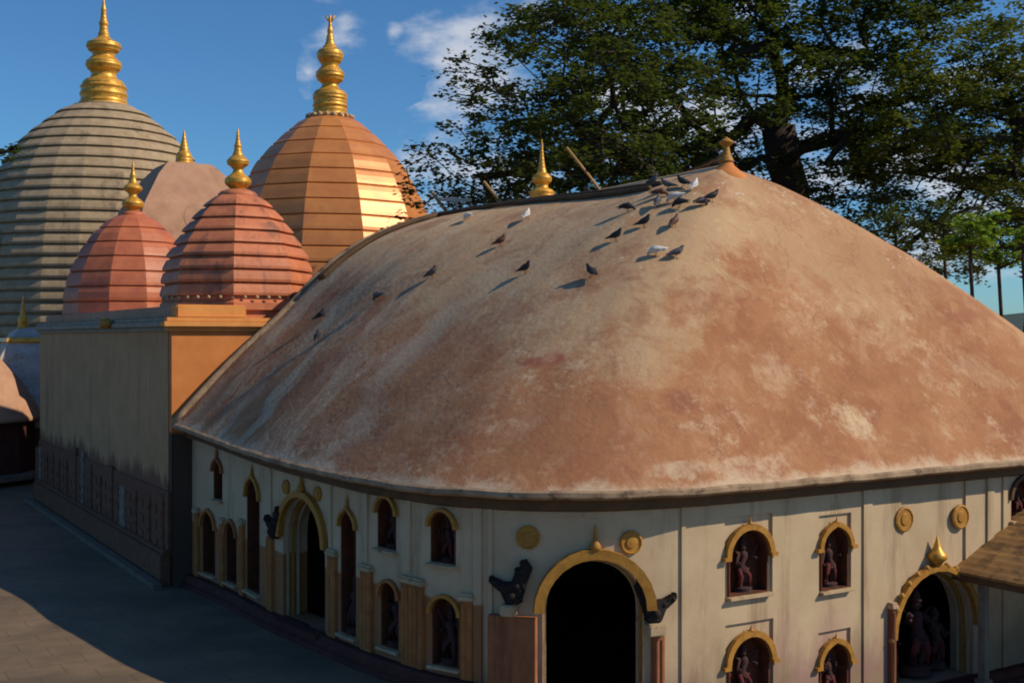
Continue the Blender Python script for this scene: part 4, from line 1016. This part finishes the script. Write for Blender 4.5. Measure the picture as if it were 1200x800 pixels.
# ------------------------------------------------------------------ trees
def tree(name, label, group, base, trunk_pts, clumps, leafm, leaf=.26, per=170, clump_r=1.5, seed=1, trunk_r=1.0, flat=.45, cat='tree'):
    rnd = random.Random(seed); root = thing(name, label, cat, group, base)
    B = Vector(base)
    nodes = [(Vector(p), None) for p in trunk_pts]
    nodes = [[Vector(p), i-1, 0.0] for i, p in enumerate(trunk_pts)]
    top0 = len(nodes)
    cl = sorted(clumps, key=lambda c: (Vector(c[0]) - Vector(trunk_pts[-1])).length)
    for c, r in cl:
        c = Vector(c)
        bi = min(range(max(0, top0-3), len(nodes)), key=lambda i: (nodes[i][0]-c).length + .35*max(0, nodes[i][0].z - c.z) )
        p = nodes[bi][0]; L = (c-p).length; k = max(1, int(L/1.6)); prev = bi
        for q in range(1, k+1):
            t = q/k; x = p.lerp(c, t) + Vector((rnd.gauss(0, .14), rnd.gauss(0, .14), .16*L*math.sin(math.pi*t)*rnd.uniform(-.2, 1)))
            nodes.append([x, prev, 0.0]); prev = len(nodes)-1
    cnt = [0]*len(nodes)
    kids = [0]*len(nodes)
    for i in range(len(nodes)-1, 0, -1):
        if kids[i] == 0: cnt[i] = max(cnt[i], 1)
        pr = nodes[i][1]
        if pr >= 0: cnt[pr] += cnt[i]; kids[pr] += 1
    tot = max(cnt[1:] + [1]); rad = [max(.022, .85*trunk_r*(cx/tot)**.62) for cx in cnt]
    bm = bmesh.new(); n = 7
    add_tube(bm, trunk_pts, [trunk_r*(1.35 if i == 0 else 1.0 - .1*i/len(trunk_pts)) for i in range(len(trunk_pts))], 12)
    for i in range(top0, len(nodes)):
        p, pr, _ = nodes[i]; r1 = rad[i]; r0 = min(rad[pr], r1*1.5) if pr >= 0 else r1
        n = 4 if r1 < .06 else 7
        add_tube(bm, [nodes[pr][0], p], [r0, r1], n, cap=False)
    for v in bm.verts: v.co -= B
    obj('trunk', bm, M['bark'], root, smooth=True, recalc=False)
    vs, fs = [], []
    for c, r in clumps:
        c = Vector(c) - B; cnt_ = int(per*(r/clump_r)**2)
        subs = [(c + Vector((rnd.gauss(0, r*.5), rnd.gauss(0, r*.5), rnd.gauss(0, r*flat*.5))), rnd.uniform(.25, .55)*r) for _ in range(6)]
        for _ in range(cnt_):
            sc, sr = rnd.choice(subs)
            p = sc + Vector((rnd.gauss(0, sr*.6), rnd.gauss(0, sr*.6), rnd.gauss(0, sr*.28)))
            a = rnd.uniform(0, 6.283); l = leaf*rnd.uniform(.6, 1.3); w_ = l*.42
            d = Vector((math.cos(a), math.sin(a), rnd.uniform(-.55, .35))).normalized(); s = d.cross(Vector((rnd.gauss(0, .35), rnd.gauss(0, .35), 1))).normalized()
            k = len(vs); vs += [p, p + d*l*.5 + s*w_, p + d*l, p + d*l*.5 - s*w_]; fs.append((k, k+1, k+2, k+3))
    me = bpy.data.meshes.new('crown'); me.from_pydata(vs, [], fs); link('crown', me, leafm, root)
    return root
def scatter(rnd, outline, D, dd, n, r0, r1, avoid=None, gap=-.12):
    """clump centres in the crown: outline test in (X, Z), depth spread dd"""
    out = []; tries = 0
    while len(out) < n and tries < n*60:
        tries += 1
        px = rnd.uniform(-1, 1); pz_ = rnd.uniform(-1, 1); py = rnd.uniform(-1, 1)
        p = outline(px, py, pz_)
        if p is None: continue
        p, keep = p
        if rnd.random() > keep: continue
        r = rnd.uniform(r0, r1)
        if noise.noise(p*.23 + Vector((5, 1, 2))) < gap: continue
        if avoid and any((p-a).length < q for a, q in avoid): continue
        if any((p-q).length < .55*(r+rq) for q, rq in out): continue
        out.append((p, r))
    return out
def dome_crown(cx, cy, cz, rx, ry, rz, lowcut=-.35, rmin=.5, slant=0):
    """umbrella-shaped crown: a thick shell flattened below"""
    def f(a, b, c):
        d = math.sqrt(a*a+b*b+c*c)
        if d > 1 or c < lowcut: return None
        keep = 1 if d > rmin else .25
        if c < -.1: keep *= .55
        return Vector((cx + a*rx, cy + b*ry, cz + c*rz + slant*a*rx)), keep
    return f
rt = random.Random(11)
TD = 74; s_ = TD/1400
# A: the main rain tree, trunk just right of the apse peak
A0 = at(930, 0, TD); A0.z = 0
trA = [(A0.x+.4, TD, -.3), (A0.x+.3, TD, 6), (A0.x, TD, 12), (A0.x-.1, TD, 17.0), at(918, 190, TD), at(912, 150, TD)]
tree('rain_tree', 'huge dark spreading tree with thick trunk just right of the apse peak', 'large spreading trees behind the hall', (A0.x+.3, TD, 0), trA,
     scatter(rt, dome_crown(at(905, 0, TD).x, TD, 19.5, 17.4, 9.5, 17.2, -.45, .4), TD, 0, 560, 1.0, 1.9, [(Vector((A0.x, TD-y_, 11.5)), 2.0) for y_ in (0, 3, 6, 9)]), M['leafdark'], seed=2, trunk_r=1.15, per=250, leaf=.31)
# B: leaning tree on the left whose limb shows above the ridge
B0 = at(770, 0, 54); B0.z = 0
trB = [(B0.x+1.0, 54, 0), (B0.x+.7, 54, 7), at(768, 215, 54), at(742, 190, 54), at(715, 170, 54), at(680, 150, 54)]
tree('rain_tree', 'dark spreading tree at the left, its slanting limb rising behind the ridge', 'large spreading trees behind the hall', (B0.x+1.0, 54, 0), trB,
     scatter(rt, dome_crown(at(668, 0, 54).x, 50, 14.0, 7.2, 4.2, 9.0, -.8, .3, slant=.12), 54, 0, 330, .6, 1.15, None, -.3), M['leafdark'], seed=3, trunk_r=.5, per=330, leaf=.22)
# C: paler tree entering from the right
CD = 64; Cb = at(1260, 0, CD); Cb.z = 0
trC = [(Cb.x, CD, -2), (Cb.x, CD, 9), at(1240, 140, CD), at(1205, 110, CD)]
tree('rain_tree', 'yellow-green spreading tree reaching in from the right edge', 'large spreading trees behind the hall', (Cb.x, CD, -2), trC,
     scatter(rt, dome_crown(at(1225, 0, CD).x, CD, 17.5, 10.2, 8.5, 7.6, -.75, .3), CD, 0, 260, .9, 1.6), M['leafmid'], seed=4, trunk_r=.55, per=260, leaf=.25)
# lower thin growth behind the right slope
for i, (px, D, h, lab, lm, rr, yy) in enumerate(((1137, 46, 0, 'slim young tree with bright green crown, left of the bright pair', 'leafbright', 1.15, 280), (1170, 47, 0, 'slim young tree with bright green crown and dark stem, right of the bright pair', 'leafbright', 1.1, 288),
        (1199, 45, 0, 'bright green sapling cut by the right edge', 'leafbright', .7, 280), (1106, 52, 0, 'thin dark-stemmed tree with sparse foliage left of the bright saplings', 'leafdark', 1.2, 262), (1050, 53, 0, 'sparse thin tree behind the right roof slope below the big crown', 'leafdark', 1.4, 268))):
    b = at(px, yy, D); tp = [(b.x+.1, D, -2), (b.x-.15, D, b.z*.5), (b.x+.12, D, b.z*.75), (b.x, D, b.z-.9), (b.x, D, b.z-.3)]
    r_ = random.Random(50+i); cls = []
    for k in range(9): cls.append((b + Vector((r_.gauss(0, rr*.45), r_.gauss(0, rr*.45), r_.gauss(0, rr*.4))), rr*r_.uniform(.35, .6)))
    if 'sparse' in lab: cls += [(b + Vector((r_.uniform(-1.5, 1.5), r_.uniform(-1, 1), r_.uniform(-2.2, 1))), .5) for _ in range(8)]
    tree('young_tree', lab, 'slim trees behind the right slope', (b.x+.1, D, 0), tp, cls, M[lm], seed=60+i, trunk_r=.075, per=170 if lm == 'leafbright' else 60, clump_r=.6, leaf=.2)
# D: tree beyond the left edge, tips of one bough in view
b = at(-150, 0, 60); tp = [(b.x, 60, 0), (b.x, 60, 9), at(-120, 230, 60), at(-80, 205, 60)]
r_ = random.Random(9); cls = [(at(6, 176, 60), .62), (at(-14, 184, 60), .8), (at(17, 172, 60), .35), (at(-45, 190, 60), 1.1)] + [(at(r_.uniform(-260, -60), r_.uniform(60, 260), 60) + Vector((0, r_.uniform(-3, 3), 0)), 1.4) for _ in range(22)]
tree('leafy_tree', 'dark leafy bough reaching in at the left edge beside the grey dome', None, (b.x, 60, 0), tp, cls, M['leafdark'], seed=8, trunk_r=.4, per=260, clump_r=1.0, leaf=.24)
